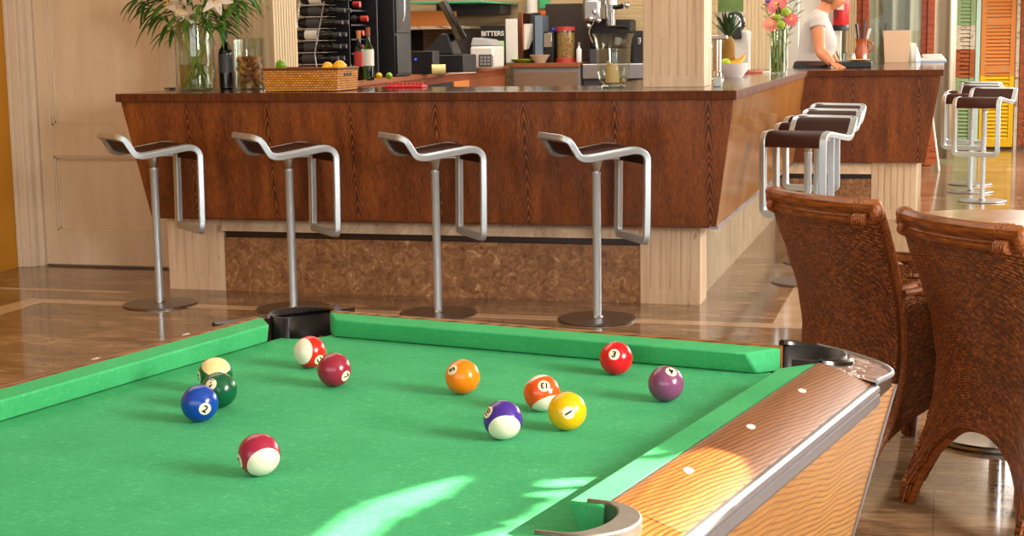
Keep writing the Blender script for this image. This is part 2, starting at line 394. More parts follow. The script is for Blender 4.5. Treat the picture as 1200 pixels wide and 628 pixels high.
        for k in range(len(per)):
            (x0, y0), (x1, y1) = per[k], per[(k + 1) % len(per)]
            s.face((b + y0 * W + x0, c + y0 * W + x0, c + y1 * W + x1, b + y1 * W + x1), [(0, 0), (0, th), (.01, th), (.01, 0)])
        return s
    def mesh(s, name, mat, smooth=True, angle=35, tri=False):
        me = bpy.data.meshes.new(name); me.from_pydata([tuple(p) for p in s.v], [], s.f)
        for m in (mat if isinstance(mat, (list, tuple)) else [mat]): me.materials.append(m)
        me.polygons.foreach_set('material_index', s.mi)
        if any(u is not None for u in s.uv):
            L = me.uv_layers.new(name='UVMap')
            for p, u in zip(me.polygons, s.uv):
                if u:
                    for li, w in zip(p.loop_indices, u): L.data[li].uv = w
        me.update()
        if smooth: me.shade_smooth(); me.set_sharp_from_angle(angle=rad(angle))
        return me
    def obj(s, name, mat, parent=None, smooth=True, angle=35, bevel=0, seg=2):
        o = bpy.data.objects.new(name, s.mesh(name, mat, smooth, angle)); COL.objects.link(o)
        if parent: o.parent = parent
        if bevel:
            b = o.modifiers.new('bevel', 'BEVEL'); b.width = bevel; b.segments = seg; b.limit_method = 'ANGLE'; b.angle_limit = rad(40); b.harden_normals = False
        return o
def tag(o, label=None, cat=None, group=None, kind=None):
    if label: o['label'] = label
    if cat: o['category'] = cat
    if group: o['group'] = group
    if kind: o['kind'] = kind
    return o
def thing(name, label, cat, loc=(0, 0, 0), rz=0, group=None):
    o = bpy.data.objects.new(name, None); COL.objects.link(o); o.empty_display_size = .05
    o.location = loc; o.rotation_euler = (0, 0, rz); return tag(o, label, cat, group)
def struct(name, mb, mat, **kw):
    return tag(mb.obj(name, mat, **kw), kind='structure')
KIDS = {}
def dup(root, loc, rot=None, label=None, group=None):
    def cp(o, par):
        c = o.copy(); COL.objects.link(c)
        if par: c.parent = par
        for ch in [k for k in o.children]: cp(ch, c)
        return c
    r = cp(root, None); r.location = loc
    if rot is not None: r.rotation_euler = rot if not isinstance(rot, (int, float)) else (0, 0, rot)
    if label: r['label'] = label
    if group: r['group'] = group
    return r
def arc(cx, cy, r, a0, a1, n):
    return [(cx + r * cos(rad(a0 + (a1 - a0) * i / n)), cy + r * sin(rad(a0 + (a1 - a0) * i / n))) for i in range(n + 1)]
def smooth_path(pts, k=6):     # Catmull-Rom
    P = [Vector(p) for p in pts]; out = []
    for i in range(len(P) - 1):
        a, b, c, d = P[max(i - 1, 0)], P[i], P[i + 1], P[min(i + 2, len(P) - 1)]
        for j in range(k):
            t = j / k
            out.append(.5 * ((2 * b) + (c - a) * t + (2 * a - 5 * b + 4 * c - d) * t * t + (3 * b - a - 3 * c + d) * t ** 3))
    return out + [P[-1]]
mats()
# ------------------------------------------------------------------ the room
struct('floor', MB().box((-9, -3.2, -.06), (7, 24, 0)), M['floor'], smooth=False)
il = MB(); e = .0012
for lo, hi in (((-4.60, 7.21), (-.595, 7.31)), ((-.755, 7.31), (-.595, 11.2)), ((-4.74, -1.0), (-4.60, 7.31)), ((-5.20, 7.58), (-4.30, 7.63))):
    il.box((lo[0], lo[1], -.004), (hi[0], hi[1], e))
struct('floor_inlay', il, M['inlay'], smooth=False)
struct('wall_left', MB().box((-5.68, -3.2, 0), (-5.48, 8.45, 3.3)), M['yellow'], smooth=False)
struct('wall_front', MB().box((-5.68, -3.4, 0), (3.4, -3.2, 3.3)), M['warmwall'], smooth=False)
struct('ceiling', MB().box((-8.2, -3.4, 3.3), (3.6, 20, 3.42)), M['ceil'], smooth=False)
# door wall on the left: wall, door leaf with two sunk panels, casing
struct('wall_door_side', MB().box((-5.68, 8.50, 0), (-3.74, 8.62, 3.3)), M['casing'], smooth=False)
dz = lambda v: at(110, v, 8.46).z
def door_leaf(x0, x1, z1):
    m = MB(); y0, y1 = 8.455, 8.498
    rows = [(.012, dz(271)), (dz(183), dz(147)), (2.0, z1)]
    s = .085
    m.box((x0, y0, .012), (x0 + s, y1, z1)); m.box((x1 - s, y0, .012), (x1, y1, z1))
    for a, b in rows: m.box((x0 + s, y0, a), (x1 - s, y1, b))
    for a, b in ((rows[0][1], rows[1][0]), (rows[1][1], rows[2][0])):
        m.box((x0 + s, y0 + .026, a), (x1 - s, y1, b))
        for q in range(2):     # stepped moulding round the panel
            i = .013 * q; d = .006 + .011 * q; w = .013
            m.box((x0 + s + i, y0 + d, a + i), (x0 + s + i + w, y1, b - i)); m.box((x1 - s - i - w, y0 + d, a + i), (x1 - s - i, y1, b - i))
            m.box((x0 + s + i, y0 + d, a + i), (x1 - s - i, y1, a + i + w)); m.box((x0 + s + i, y0 + d, b - i - w), (x1 - s - i, y1, b - i))
    return m
struct('door_1', door_leaf(-5.335, -4.50, 2.2), M['door'], smooth=False, bevel=.002)
tr = MB()
for a, b, d in ((-5.478, -5.452, 8.355), (-5.452, -5.40, 8.37), (-5.40, -5.372, 8.385), (-5.372, -5.338, 8.43)):
    tr.box((a, d, 0), (b, 8.5, 2.4))
for a, b, d in ((-4.497, -4.47, 8.44), (-4.47, -4.42, 8.42), (-4.42, -4.37, 8.40)): tr.box((a, d, 0), (b, 8.5, 2.4))
tr.box((-5.478, 8.39, 2.2), (-4.37, 8.5, 2.4))
struct('trim_1', tr, M['casing'], smooth=False, bevel=.004)
def fluted(m, x0, x1, y0, y1, z0, z1, n, g=.010, d=.005, solid=.0, side=False):
    """stone block with vertical grooves on its front (and right side)"""
    P = [(x0, y0)]
    w = (x1 - x0) / (n + 1)
    for i in range(n):
        c = x0 + w * (i + 1)
        P += [(c - g / 2, y0), (c - g / 3, y0 + d), (c + g / 3, y0 + d), (c + g / 2, y0)]
    P.append((x1, y0))
    if side:
        k = max(2, int((y1 - y0) / w) - 1); w2 = (y1 - y0) / (k + 1)
        for i in range(k):
            c = y0 + w2 * (i + 1)
            P += [(x1, c - g / 2), (x1 - d, c - g / 3), (x1 - d, c + g / 3), (x1, c + g / 2)]
    P += [(x1, y1), (x0, y1)]
    if solid: m.box((x0, y0, z0), (x1, y1, z0 + solid))
    m.prism(P, z0 + solid, z1); return m
struct('pillar_left', fluted(MB(), -4.02, -3.735, 8.40, 8.74, 0, 3.3, 7, side=True), M['travpale'], smooth=False)
struct('pillar_right', fluted(MB(), -1.512, -1.195, 8.06, 8.33, 1.091, 3.3, 6, solid=.055), M['travertine'], smooth=False)
xa, xb = at(871, 50, 13.7).x, at(906, 50, 13.7).x
struct('pillar_back', fluted(MB(), xa, xb, 13.7, 14.0, 0, 3.3, 7, g=.016), M['travpale'], smooth=False)
# back wall of the bar: beige planks; the white wall and frames further right
struct('wall_back', MB().box((-8.2, 15.42, 0), (at(838, 50, 15.42).x, 15.6, 3.3)), M['plank'], smooth=False)
struct('wall_bar_left', MB().box((-8.2, 8.62, 0), (-8.0, 15.42, 3.3)), M['plank'], smooth=False)
struct('wall_far', MB().box((-2.6, 19.6, 0), (4.5, 19.8, 3.3)), M['shade'], smooth=False)
wb = MB(); x0 = at(836, 50, 15.8).x; x1 = at(872, 50, 15.8).x; x2 = at(905, 50, 15.8).x; x3 = at(1000, 50, 15.8).x
zt = at(850, 14, 15.8).z
wb.box((x0, 15.8, 0), (x1 + .2, 15.9, zt)); wb.box((x1 + .05, 15.8, zt), (x1 + .2, 15.9, 3.3))
wb.box((x2 - .1, 15.8, 0), (x3 - .12, 15.9, 3.3))
struct('wall_white', wb, M['shade'], smooth=False)
struct('outdoor_green_view', MB().box((x0 - .3, 16.6, zt - .3), (x1 + .3, 16.65, 3.0)), M['foliage'], smooth=False)
fr = MB()
for u, w, y in ((908, .06, 15.2), (919, .05, 15.3), (930, .09, 15.2)):
    p = at(u, 50, y); fr.box((p.x - w / 2, y, 0), (p.x + w / 2, y + .08, 3.3))
struct('trim_2', fr, M['white'], smooth=False, bevel=.006)
# beige plank jamb, red-brown window posts, glass with pale blind behind
p0, p1 = at(991, 50, 16.45), at(1003, 50, 16.45)
struct('trim_3', fluted(MB(), p0.x, p1.x, 16.45, 16.6, 0, 3.3, 3, g=.012), M['travpale'], smooth=False)
def posts():
    m = MB()
    for u0, u1 in ((1003.5, 1018), (1079, 1095)):
        a, b = at(u0, 50, 16.5).x, at(u1, 50, 16.5).x
        w = (b - a)
        m.box((a, 16.5, 0), (a + w * .45, 16.62, 3.3)); m.box((a + w * .45, 16.47, 0), (b, 16.62, 3.3))
    a, b = at(1018, 50, 16.5).x, at(1079, 50, 16.5).x
    m.box((a, 16.5, 0), (b, 16.6, .55)); m.box((a, 16.5, 2.3), (b, 16.6, 2.42))
    return m
struct('window_1', posts(), M['postwood'], smooth=False, bevel=.006)
a, b = at(1018, 50, 16.5).x, at(1079, 50, 16.5).x
struct('window_1_pane', MB().box((a, 16.55, .55), (b, 16.556, 2.3)), M['pane'], smooth=False)
# pale curtain in folds behind the glass
cu = MB().grid(lambda u, v: Vector((a - .35 + (b - a + .7) * u, 17.15 + .035 * sin(u * 38) + .012 * sin(u * 91), .02 + 2.6 * v)), 90, 2)
o = cu.obj('curtain', M['blinds']); tag(o, 'pale grey-beige curtain hanging in folds behind the red-brown window posts', 'curtain')
o.modifiers.new('thick', 'SOLIDIFY').thickness = .004

# ------------------------------------------------------------------ the bar
zc, zb = 1.09, 1.046
top = [(-4.261, 7.496), (-.955, 7.496), (-.955, 11.503), (-.007, 11.503), (-.007, 15.05), (-.82, 15.05), (-.82, 12.3), (-1.80, 12.3), (-1.80, 8.35), (-4.261, 8.35)]
w = MB(); w.cur = 1; w.prism(top, zb, zc); w.mi[1] = 0
o = w.obj('bar_worktop', [M['worktop'], M['slabedge']], smooth=False, bevel=.003)
tag(o, 'long dark polished worktop lying along the whole angled bar', 'worktop')
def panel(q, th):        # tilted board: outer face q (4 points anticlockwise seen from outside), thickness inwards
    n = (q[1] - q[0]).cross(q[3] - q[0]).normalized()
    m = MB(); m.hexa([p - n * th for p in (q[0], q[1])] + [] if 0 else [q[0], q[1], q[1] - n * th, q[0] - n * th, q[3], q[2], q[2] - n * th, q[3] - n * th]); return m
V = Vector
TZ, BZ = 1.045, .42
A1, A2, A3, A4 = V((-4.240, 7.515, TZ)), V((-.972, 7.515, TZ)), V((-.972, 11.525, TZ)), V((-.025, 11.525, TZ))
B1, B2, B3, B4 = V((-4.139, 7.606, BZ)), V((-1.065, 7.606, BZ)), V((-1.065, 11.615, BZ)), V((-.121, 11.615, BZ))
def plinth(m_, x0, x1, y0, y1, n, solid=.075):
    return fluted(MB(), x0, x1, y0, y1, 0, BZ - .002, n, g=.009, d=.0045, solid=solid).obj('fluted_plinth', M['travertine'], m_, smooth=False)
def base_run(par, x0, x1, y):
    MB().box((x0, y, 0), (x1, y + .25, .296)).obj('marble_base', M['emperador'], par, smooth=False)
    MB().box((x0, y + .02, .296), (x1, y + .25, .336)).obj('recess_shade', M['darkbrown'], par, smooth=False)  # dark colour stands in for the shade under the ledge
    lm = MB(); k = max(2, round((x1 - x0) / .26)); ww = (x1 - x0) / k
    sk = .055
    for i in range(k):        # sloping tiles with slanted joints
        a, b = x0 + ww * i, x0 + ww * (i + 1); at_, bt_ = (a + sk if i else a), (b + sk if i < k - 1 else b)
        lm.hexa([V((a + .001, y - .045, .336)), V((b - .001, y - .045, .336)), V((b - .001, y + .2, .336)), V((a + .001, y + .2, .336)), V((at_ + .001, y - .005, .412)), V((bt_ - .001, y - .005, .412)), V((bt_ - .001, y + .2, .412)), V((at_ + .001, y + .2, .412))])
    lm.obj('foot_ledge', M['travertine'], par, smooth=False)
bf = thing('bar_counter', 'front run of the bar clad in dark red-brown wood, behind the four silver stools', 'bar counter')
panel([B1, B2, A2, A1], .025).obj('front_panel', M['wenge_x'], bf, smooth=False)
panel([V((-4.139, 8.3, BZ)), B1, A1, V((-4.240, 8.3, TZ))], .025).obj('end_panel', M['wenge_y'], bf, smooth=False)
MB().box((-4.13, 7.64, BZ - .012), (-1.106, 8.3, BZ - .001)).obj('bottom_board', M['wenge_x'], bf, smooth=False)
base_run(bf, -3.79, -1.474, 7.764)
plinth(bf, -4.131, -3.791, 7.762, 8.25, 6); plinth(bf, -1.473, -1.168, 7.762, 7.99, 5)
bs = thing('bar_counter', 'side run of the bar with glossy wood coloured as lit, behind the three dark stools', 'bar counter')
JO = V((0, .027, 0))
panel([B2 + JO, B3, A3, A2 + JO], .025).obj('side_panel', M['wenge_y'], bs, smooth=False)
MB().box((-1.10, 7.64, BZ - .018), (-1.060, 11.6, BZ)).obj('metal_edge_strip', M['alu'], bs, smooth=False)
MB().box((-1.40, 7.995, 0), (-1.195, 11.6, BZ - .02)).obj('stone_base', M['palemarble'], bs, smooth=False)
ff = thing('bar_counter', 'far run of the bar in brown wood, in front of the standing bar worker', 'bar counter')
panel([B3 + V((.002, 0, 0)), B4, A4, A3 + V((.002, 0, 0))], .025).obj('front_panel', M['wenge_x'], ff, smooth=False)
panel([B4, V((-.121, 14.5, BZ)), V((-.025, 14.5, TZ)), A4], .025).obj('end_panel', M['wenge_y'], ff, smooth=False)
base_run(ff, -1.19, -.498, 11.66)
plinth(ff, -.497, -.178, 11.655, 11.82, 6)
MB().box((-.6, 11.83, 0), (-.18, 14.4, BZ)).obj('stone_base', M['palemarble'], ff, smooth=False)

# ------------------------------------------------------------------ bar stools
def stool():
    root = thing('bar_stool', '', 'bar stool', group='bar stools')
    MB().lathe([(.001, 0), (.188, 0), (.1925, .003), (.1925, .006), (.186, .010), (.03, .013), (.026, .02), (.001, .02)], n=56).obj('base_plate', M['disc'], root, angle=25)
    c = MB(); c.lathe([(.0205, .012), (.0205, .70), (.022, .703), (.022, .716), (.016, .719)], n=24).obj('pole', M['bar'], root)
    MB().lathe([(.015, .715), (.017, .72), (.034, .775), (.034, .783)], n=24).obj('collar', M['steel'], root)
    half = [(-.224, .888), (-.200, .874), (-.175, .836), (-.152, .804), (-.118, .794), (-.07, .798), (.0, .808), (.07, .818), (.125, .824), (.165, .815), (.186, .788), (.188, .75)]
    H = .175
    side = smooth_path([(x, 0, z) for x, z in half], 5)
    dn = [(.187, 0, .6), (.184, 0, .43)]
    R_ = .030
    e0 = side[0]; td = (side[0] - side[1]).normalized(); RL = .032
    lipa = [V((e0.x, 0, e0.z)) - td * RL * (1 - sin(PI / 2 * k / 5)) + V((0, -H + RL * (1 - cos(PI / 2 * k / 5)), 0)) for k in range(5, 0, -1)]
    side_ = [p for p in side if (p - e0).length > RL + .003]
    path = lipa + [V((p[0], -H, p[2])) for p in side_] + [V((q[0], -H, q[2])) for q in dn]
    for k in range(1, 7):
        a = PI / 2 * k / 6; path.append(V((.183, -H + R_ * (1 - cos(a)), .42 - R_ * sin(a))))
    for k in range(6):
        a = PI / 2 * k / 6; path.append(V((.183, H - R_ + R_ * sin(a), .39 + R_ * (1 - cos(a)))))
    path += [V((q[0], H, q[2])) for q in dn[::-1]] + [V((p[0], H, p[2])) for p in side_[::-1]] + [V((p.x, -p.y, p.z)) for p in lipa[::-1]]
    sq = [(-1, -.62), (-.85, -.8), (.85, -.8), (1, -.62), (1, .62), (.85, .8), (-.85, .8), (-1, .62)]
    MB().tube(path, .0182, sec=sq, closed=True, up=(0, 1, 0)).obj('frame', M['bar'], root, angle=30)
    sp = smooth_path([(x, 0, z) for x, z in half], 4); W_ = H - .010
    top_ = MB().slab(lambda u, v: V((sp[min(int(v * (len(sp) - 1)), len(sp) - 1)].x, (u - .5) * 2 * W_, sp[min(int(round(v * (len(sp) - 1))), len(sp) - 1)].z + .003)), 4, len(sp) - 1, .012)
    top_.obj('seat', M['leather'], root, angle=40)
    MB().box((-.06, -.10, .778), (.08, .10, .790)).obj('seat_bracket', M['steel'], root, bevel=.003)
    return root
st0 = stool()
G1 = 'stools along the front of the bar'
for i, (x, y, a, lb) in enumerate((
        (-3.932, 7.270, 47, 'silver bar stool beside the white door, first of the row along the bar front'),
        (-3.176, 7.268, 43, 'silver bar stool standing below the wicker basket, second of the row from the door'),
        (-2.402, 7.272, 37, 'silver bar stool at the middle of the front bar, third from the door'),
        (-1.592, 7.272, 34, 'silver bar stool standing before the right stone plinth, nearest the bar corner'))):
    s = st0 if i == 0 else dup(st0, (0, 0, 0))
    s.location = (x, y, 0); s.rotation_euler = (0, 0, rad(a)); s['label'] = lb; s['group'] = G1
for x, y, a, lb in ((-.705, 8.60, -111, 'brown-seated bar stool just behind the left wicker chair, nearest of three by the bar side'),
                    (-.715, 9.38, -111, 'brown-seated bar stool by the bar side, middle one of the three in line'),
                    (-.730, 10.12, -111, 'brown-seated bar stool by the bar side, farthest of the three in line')):
    dup(st0, (x, y, 0), rad(a), lb, 'stools along the side of the bar')
for x, y, a, lb in ((.316, 13.05, -111, 'brown-seated bar stool by the yellow shutter, nearest of three at the far bar end'),
                    (.235, 13.80, -111, 'brown-seated bar stool at the far bar end, the middle of three in line'),
                    (.245, 14.50, -111, 'brown-seated bar stool at the far bar end, the one deepest in the room')):
    dup(st0, (x, y, 0), rad(a), lb, 'stools at the far end of the bar')
# ------------------------------------------------------------------ pool table (local x across, y along, far cushion nose at y = 0)
TH = .2055
nx_, ax_ = V((cos(TH), -sin(TH), 0)), V((sin(TH), cos(TH), 0))
TO = nx_ * (-.7537 - .5052) + ax_ * 2.496
BED, HN, RT = .776, .8145, .8185
def tw(s, t, z=0): p = TO + nx_ * s + ax_ * t; return V((p.x, p.y, z))
pt = thing('pool_table', 'pool table with green cloth and wooden rails in the foreground', 'pool table', TO, -TH)
LT, HS = -1.932, .505            # near cushion nose; half width between noses
PC = [(.517, .035), (.517, LT - .035), (-.517, LT - .035), (-.517, .035)]
SP = [(.556, -.966), (-.556, -.966)]
# cloth bed with the pockets cut out of its outline
ol = []
ol += [(-.44, .03), (.44, .03)] + arc(.517, .035, .068, 175, 275, 8) + [(.525, -.06)]
ol += [(.525, -.905)] + arc(.552, -.966, .052, 120, 240, 10) + [(.525, -1.027), (.525, LT + .06)]
ol += arc(.517, LT - .035, .068, 85, 185, 8) + [(.44, LT - .03), (-.44, LT - .03)] + arc(-.517, LT - .035, .068, -5, 95, 8)
ol += [(-.525, LT + .06), (-.525, -1.027)] + arc(-.552, -.966, .052, -60, 60, 10) + [(-.525, -.905), (-.525, -.06)] + arc(-.517, .035, .068, -95, 5, 8)
MB().prism(ol, BED - .02, BED).obj('bed_cloth', M['cloth'], pt, smooth=False)
# cushions: section (distance out from nose, height)
SEC = [(0, HN), (.050, RT), (.050, BED + .001), (.016, BED + .001), (.003, HN - .009)]
def cushion(a, b, out, ea, eb):
    """a, b nose ends (x, y); out = outward unit; ea, eb how far the back runs past each nose end"""
    A, B_, O_ = V((*a, 0)), V((*b, 0)), V((*out, 0)); D = (B_ - A).normalized(); L = (B_ - A).length
    rr = []
    for k in range(13):
        t = k / 12
        ring = []
        for d, z in SEC:
            e = d / .05
            p = A + D * (-ea * e + (L + (ea + eb) * e) * t) + O_ * d; ring.append(V((p.x, p.y, z)))
        rr.append(ring)
    return MB().rings(rr).obj('cushion', M['cushion'], pt, angle=30, bevel=.003)
cushion((-.417, 0), (.417, 0), (0, 1), .046, .046)
cushion((.417, LT), (-.417, LT), (0, -1), .046, .046)
for s in (1, -1):
    cushion((s * HS, -.095), (s * HS, -.900), (s, 0), .046, .012)
    cushion((s * HS, -1.032), (s * HS, LT + .095), (s, 0), .012, .046)
# wooden rails, sloping away to the outside
def rail(a0, a1, b0, b1, zi=RT + .0005, zo=.797, zlow=.752, mt='railwood'):
    """inner edge a0-a1, outer edge b0-b1 in plan"""
    m = MB(); q = []
    P = []
    for k in range(9):
        t = k / 8
        i = V((*a0, 0)).lerp(V((*a1, 0)), t); o_ = V((*b0, 0)).lerp(V((*b1, 0)), t)
        ring = []
        for f, z in ((0, zlow), (0, zi - .001), (.03, zi + .0015), (.12, zi + .001), (.35, zi - .004), (.98, zo), (1, zo - .004), (1, zlow)):
            p = i.lerp(o_, f); ring.append(V((p.x, p.y, z)))
        P.append(ring)
    return m.rings(P).obj('wood_rail', M[mt], pt, angle=50)
OUT = .652
for s in (1, -1):
    rail((s * .556, -.055), (s * .556, -.905), (s * OUT, -.075), (s * OUT, -.905)) if s > 0 else rail((s * .556, -.905), (s * .556, -.055), (s * OUT, -.905), (s * OUT, -.075))
    if s > 0: rail((.556, -1.027), (.556, LT + .055), (OUT, -1.027), (OUT, LT + .075))
    else: rail((-.556, LT + .055), (-.556, -1.027), (-OUT, LT + .075), (-OUT, -1.027))
    q_ = ((s * .592, -.905), (s * .592, -1.027), (s * OUT, -.905), (s * OUT, -1.027))
    rail(*((q_[0], q_[1], q_[2], q_[3]) if s > 0 else (q_[1], q_[0], q_[3], q_[2])), zi=.8112)
rail((-.462, .051), (.462, .051), (-.462, .138), (.462, .138), mt='railwood_end')
rail((.462, LT - .051), (-.462, LT - .051), (.462, LT - .138), (-.462, LT - .138), mt='railwood_end')
# aluminium strip round the rail's outer edge
def trim(a, b, out):
    A, B_, O_ = V((*a, 0)), V((*b, 0)), V((*out, 0)); m = MB(); rr = []
    for p in (A, B_):
        rr.append([V((p.x + O_.x * d, p.y + O_.y * d, z)) for d, z in ((0, .7955), (.004, .7945), (.009, .790), (.0105, .785), (.0105, .783), (.0085, .782), (.0085, .779), (.0105, .778), (.0105, .764), (.006, .757), (-.004, .755))])
    return m.rings(rr).obj('metal_trim', M['alu'], pt, smooth=False)
for s in (1, -1):
    a, b = ((s * OUT, LT + .05), (s * OUT, -.06)); trim(*((a, b) if s < 0 else (b, a)), (s, 0))
trim((.45, .138), (-.45, .138), (0, 1)); trim((-.45, LT - .138), (.45, LT - .138), (0, -1))
# corner castings
def casting(sx, far):
    cx, cy = .517, .035
    pl = [(.556, -.058), (.658, -.072), (.658, .022)] + arc(.538, .022, .120, 0, 90, 12)[1:] + [(.463, .142), (.463, .069)]
    pl += [(cx + .064 * cos(rad(a)), cy + .064 * sin(rad(a))) for a in range(150, -61, -14)]
    f = (lambda x, y: (sx * x, y if far else LT - y))
    zf = lambda x, y: RT + .0005 - .16 * (abs(x) - .5) - .08 * (y if far else LT - y)
    pl2 = [f(*p) for p in pl]
    m = MB(); m.cur = 1; m.prism(pl2, .770, .80, zf=zf); m.mi[1] = 0
    c = m.obj('corner_casting', [M['scroll'], M['darkbrown']], pt, smooth=False)
    # raised rim round the mouth and along the outer edge
    rim = [(cx + .068 * cos(rad(a)), cy + .068 * sin(rad(a))) for a in range(150, -64, -8)]
    rp = [V((*f(*p), zf(*f(*p)) + .0015)) for p in rim]
    MB().tube(rp, .0075, 8).obj('pocket_rim', M['blackgloss'], c)
    edge = [(.658, -.070), (.658, .022)] + arc(.538, .022, .120, 0, 90, 12)[1:] + [(.50, .142)]
    MB().tube([V((*f(*p), zf(*f(*p)) + .0005)) for p in edge], .0045, 8).obj('casting_edge', M['alu' if sx > 0 else 'black'], c)
    # black liner hanging below the mouth
    ln = MB()
    A = [f(cx + .0635 * cos(rad(a)), cy + .0635 * sin(rad(a))) for a in range(150, -101, -10)]
    rr = [[V((x, y, z)) for x, y in A] for z in (RT - .002, BED - .10)]
    ln.rings(rr, closed=False, cap0=False, cap1=False)
    o = ln.obj('pocket_liner', M['black'], c); o.modifiers.new('thick', 'SOLIDIFY').thickness = .004
for sx in (1, -1):
    for far in (True, False): casting(sx, far)
# side pockets: a crescent casting and the hole lining
for s in (1, -1):
    cx, cy = .552, -.966
    outer = [(cx + (.030 + .040 * max(0, cos(rad(a))) ** .7 if abs(a) < 90 else .03) * 0 + rx * cos(rad(a)), cy + .069 * sin(rad(a))) for a in range(-96, 97, 8) for rx in (.068,)]
    inner = [(cx + .036 * cos(rad(a)), cy + .0605 * sin(rad(a))) for a in range(96, -97, -8)]
    tip0 = [(cx - .022, cy + .0675), (cx - .022, cy + .0625)]; tip1 = [(cx - .026, cy - .0625), (cx - .026, cy - .0675)]
    pl = [(s * x, y) for x, y in outer + tip0 + inner + tip1]
    c = MB().prism(pl, BED - .03, RT + .003).obj('side_pocket_casting', M['pewter'], pt, angle=30, bevel=.003)
    A = [(s * (cx + .043 * cos(rad(a))), cy + .058 * sin(rad(a))) for a in range(-180, 181, 12)]
    ln = MB().rings([[V((x, y, z)) for x, y in A] for z in (BED - .021, BED - .12)], closed=False, cap0=False, cap1=True)
    o = ln.obj('pocket_liner', M['cushion'], c)
# white oval sights
for s in (1, -1):
    for k in (1, 2, 3, 5, 6, 7):
        o = MB().lathe([(.0001, 0), (.0085, 0), (.008, .0012), (.0001, .0016)], (0, 0, 0), 20).obj('sight', M['dish'], pt); o.location = (s * .588, -.2415 * k, .8152); o.rotation_euler = (0, rad(11) * s, 0); o.scale = (.75, 1.1, 1)
# cabinet: tapering body with corner strips
def cabinet():
    z0, z1 = .06, .756
    up = [(.645, .118), (.645, LT - .118), (-.645, LT - .118), (-.645, .118)]
    k = .235 * (z1 - z0)
    lo = [(.645 - k, .118 - .07), (.645 - k, LT - .118 + .07), (-.645 + k, LT - .118 + .07), (-.645 + k, .118 - .07)]
    nm = ('side_panel', 'end_panel', 'side_panel', 'end_panel')
    for i in range(4):
        a, b = i, (i + 1) % 4
        q = [V((*lo[b], z0)), V((*lo[a], z0)), V((*up[a], z1)), V((*up[b], z1))]
        pn = panel(q, .02)
        pn.obj(nm[i], M['sidewood'], pt, smooth=False)
        m = MB(); P0, P1 = V((*lo[i], z0)), V((*up[i], z1))
        sx, sy = (1 if up[i][0] > 0 else -1), (1 if up[i][1] > -.5 else -1)
        w = .013
        m.hexa([P0 + V((-sx * w, sy * .003, 0)), P0 + V((sx * .003, sy * .003, 0)), P0 + V((sx * .003, -sy * w, 0)), P0 + V((-sx * w, -sy * w, 0)),
                P1 + V((-sx * w, sy * .003, 0)), P1 + V((sx * .003, sy * .003, 0)), P1 + V((sx * .003, -sy * w, 0)), P1 + V((-sx * w, -sy * w, 0))])
        m.obj('corner_strip', M['alu'], pt, smooth=False)
    MB().box((-.45, LT - .0, 0), (.45, 0, .07)).obj('foot_plinth', M['black'], pt, smooth=False)
    MB().box((-.62, LT - .11, .70), (.62, .11, .745)).obj('bed_frame', M['trouser'], pt, smooth=False)
cabinet()

# ------------------------------------------------------------------ balls
BR = .0286
def number_mesh(txt, under=False):
    cu = bpy.data.curves.new('n', 'FONT'); cu.body = txt; cu.size = 1; cu.align_x = 'CENTER'; cu.align_y = 'CENTER'
    cu.offset = .034
    o = bpy.data.objects.new('n', cu); COL.objects.link(o)
    bpy.context.view_layer.update()
    dg = bpy.context.evaluated_depsgraph_get(); me = bpy.data.meshes.new_from_object(o.evaluated_get(dg))
    bpy.data.objects.remove(o)
    bm = bmesh.new(); bm.from_mesh(me); bmesh.ops.triangulate(bm, faces=bm.faces)
    for _ in range(1): bmesh.ops.subdivide_edges(bm, edges=[e for e in bm.edges if e.calc_length() > .12], cuts=2)
    vs = [v.co.copy() for v in bm.verts]; 
    bm.verts.index_update(); fs = [[v.index for v in f.verts] for f in bm.faces]
    bm.free(); bpy.data.meshes.remove(me)
    cx = (min(v.x for v in vs) + max(v.x for v in vs)) / 2; cy = (min(v.y for v in vs) + max(v.y for v in vs)) / 2
    vs = [V((v.x - cx, v.y - cy, 0)) for v in vs]
    if under:
        b = len(vs); vs += [V((x, y, 0)) for y in (-.52, -.44) for x in (-.28, -.1, .1, .28)]
        fs += [[b + i, b + i + 1, b + 5 + i, b + 4 + i] for i in range(3)]
    return vs, fs
def c2w(x, y):           # direction on a sphere seen at (x right, y down) in radii from its centre
    r2 = min(.995, x * x + y * y); return (RC.transposed() @ V((x, y, -math.sqrt(1 - r2)))).normalized()
def glossy(name, c): return plain(name, c, .2, 0, .04, scale=40)
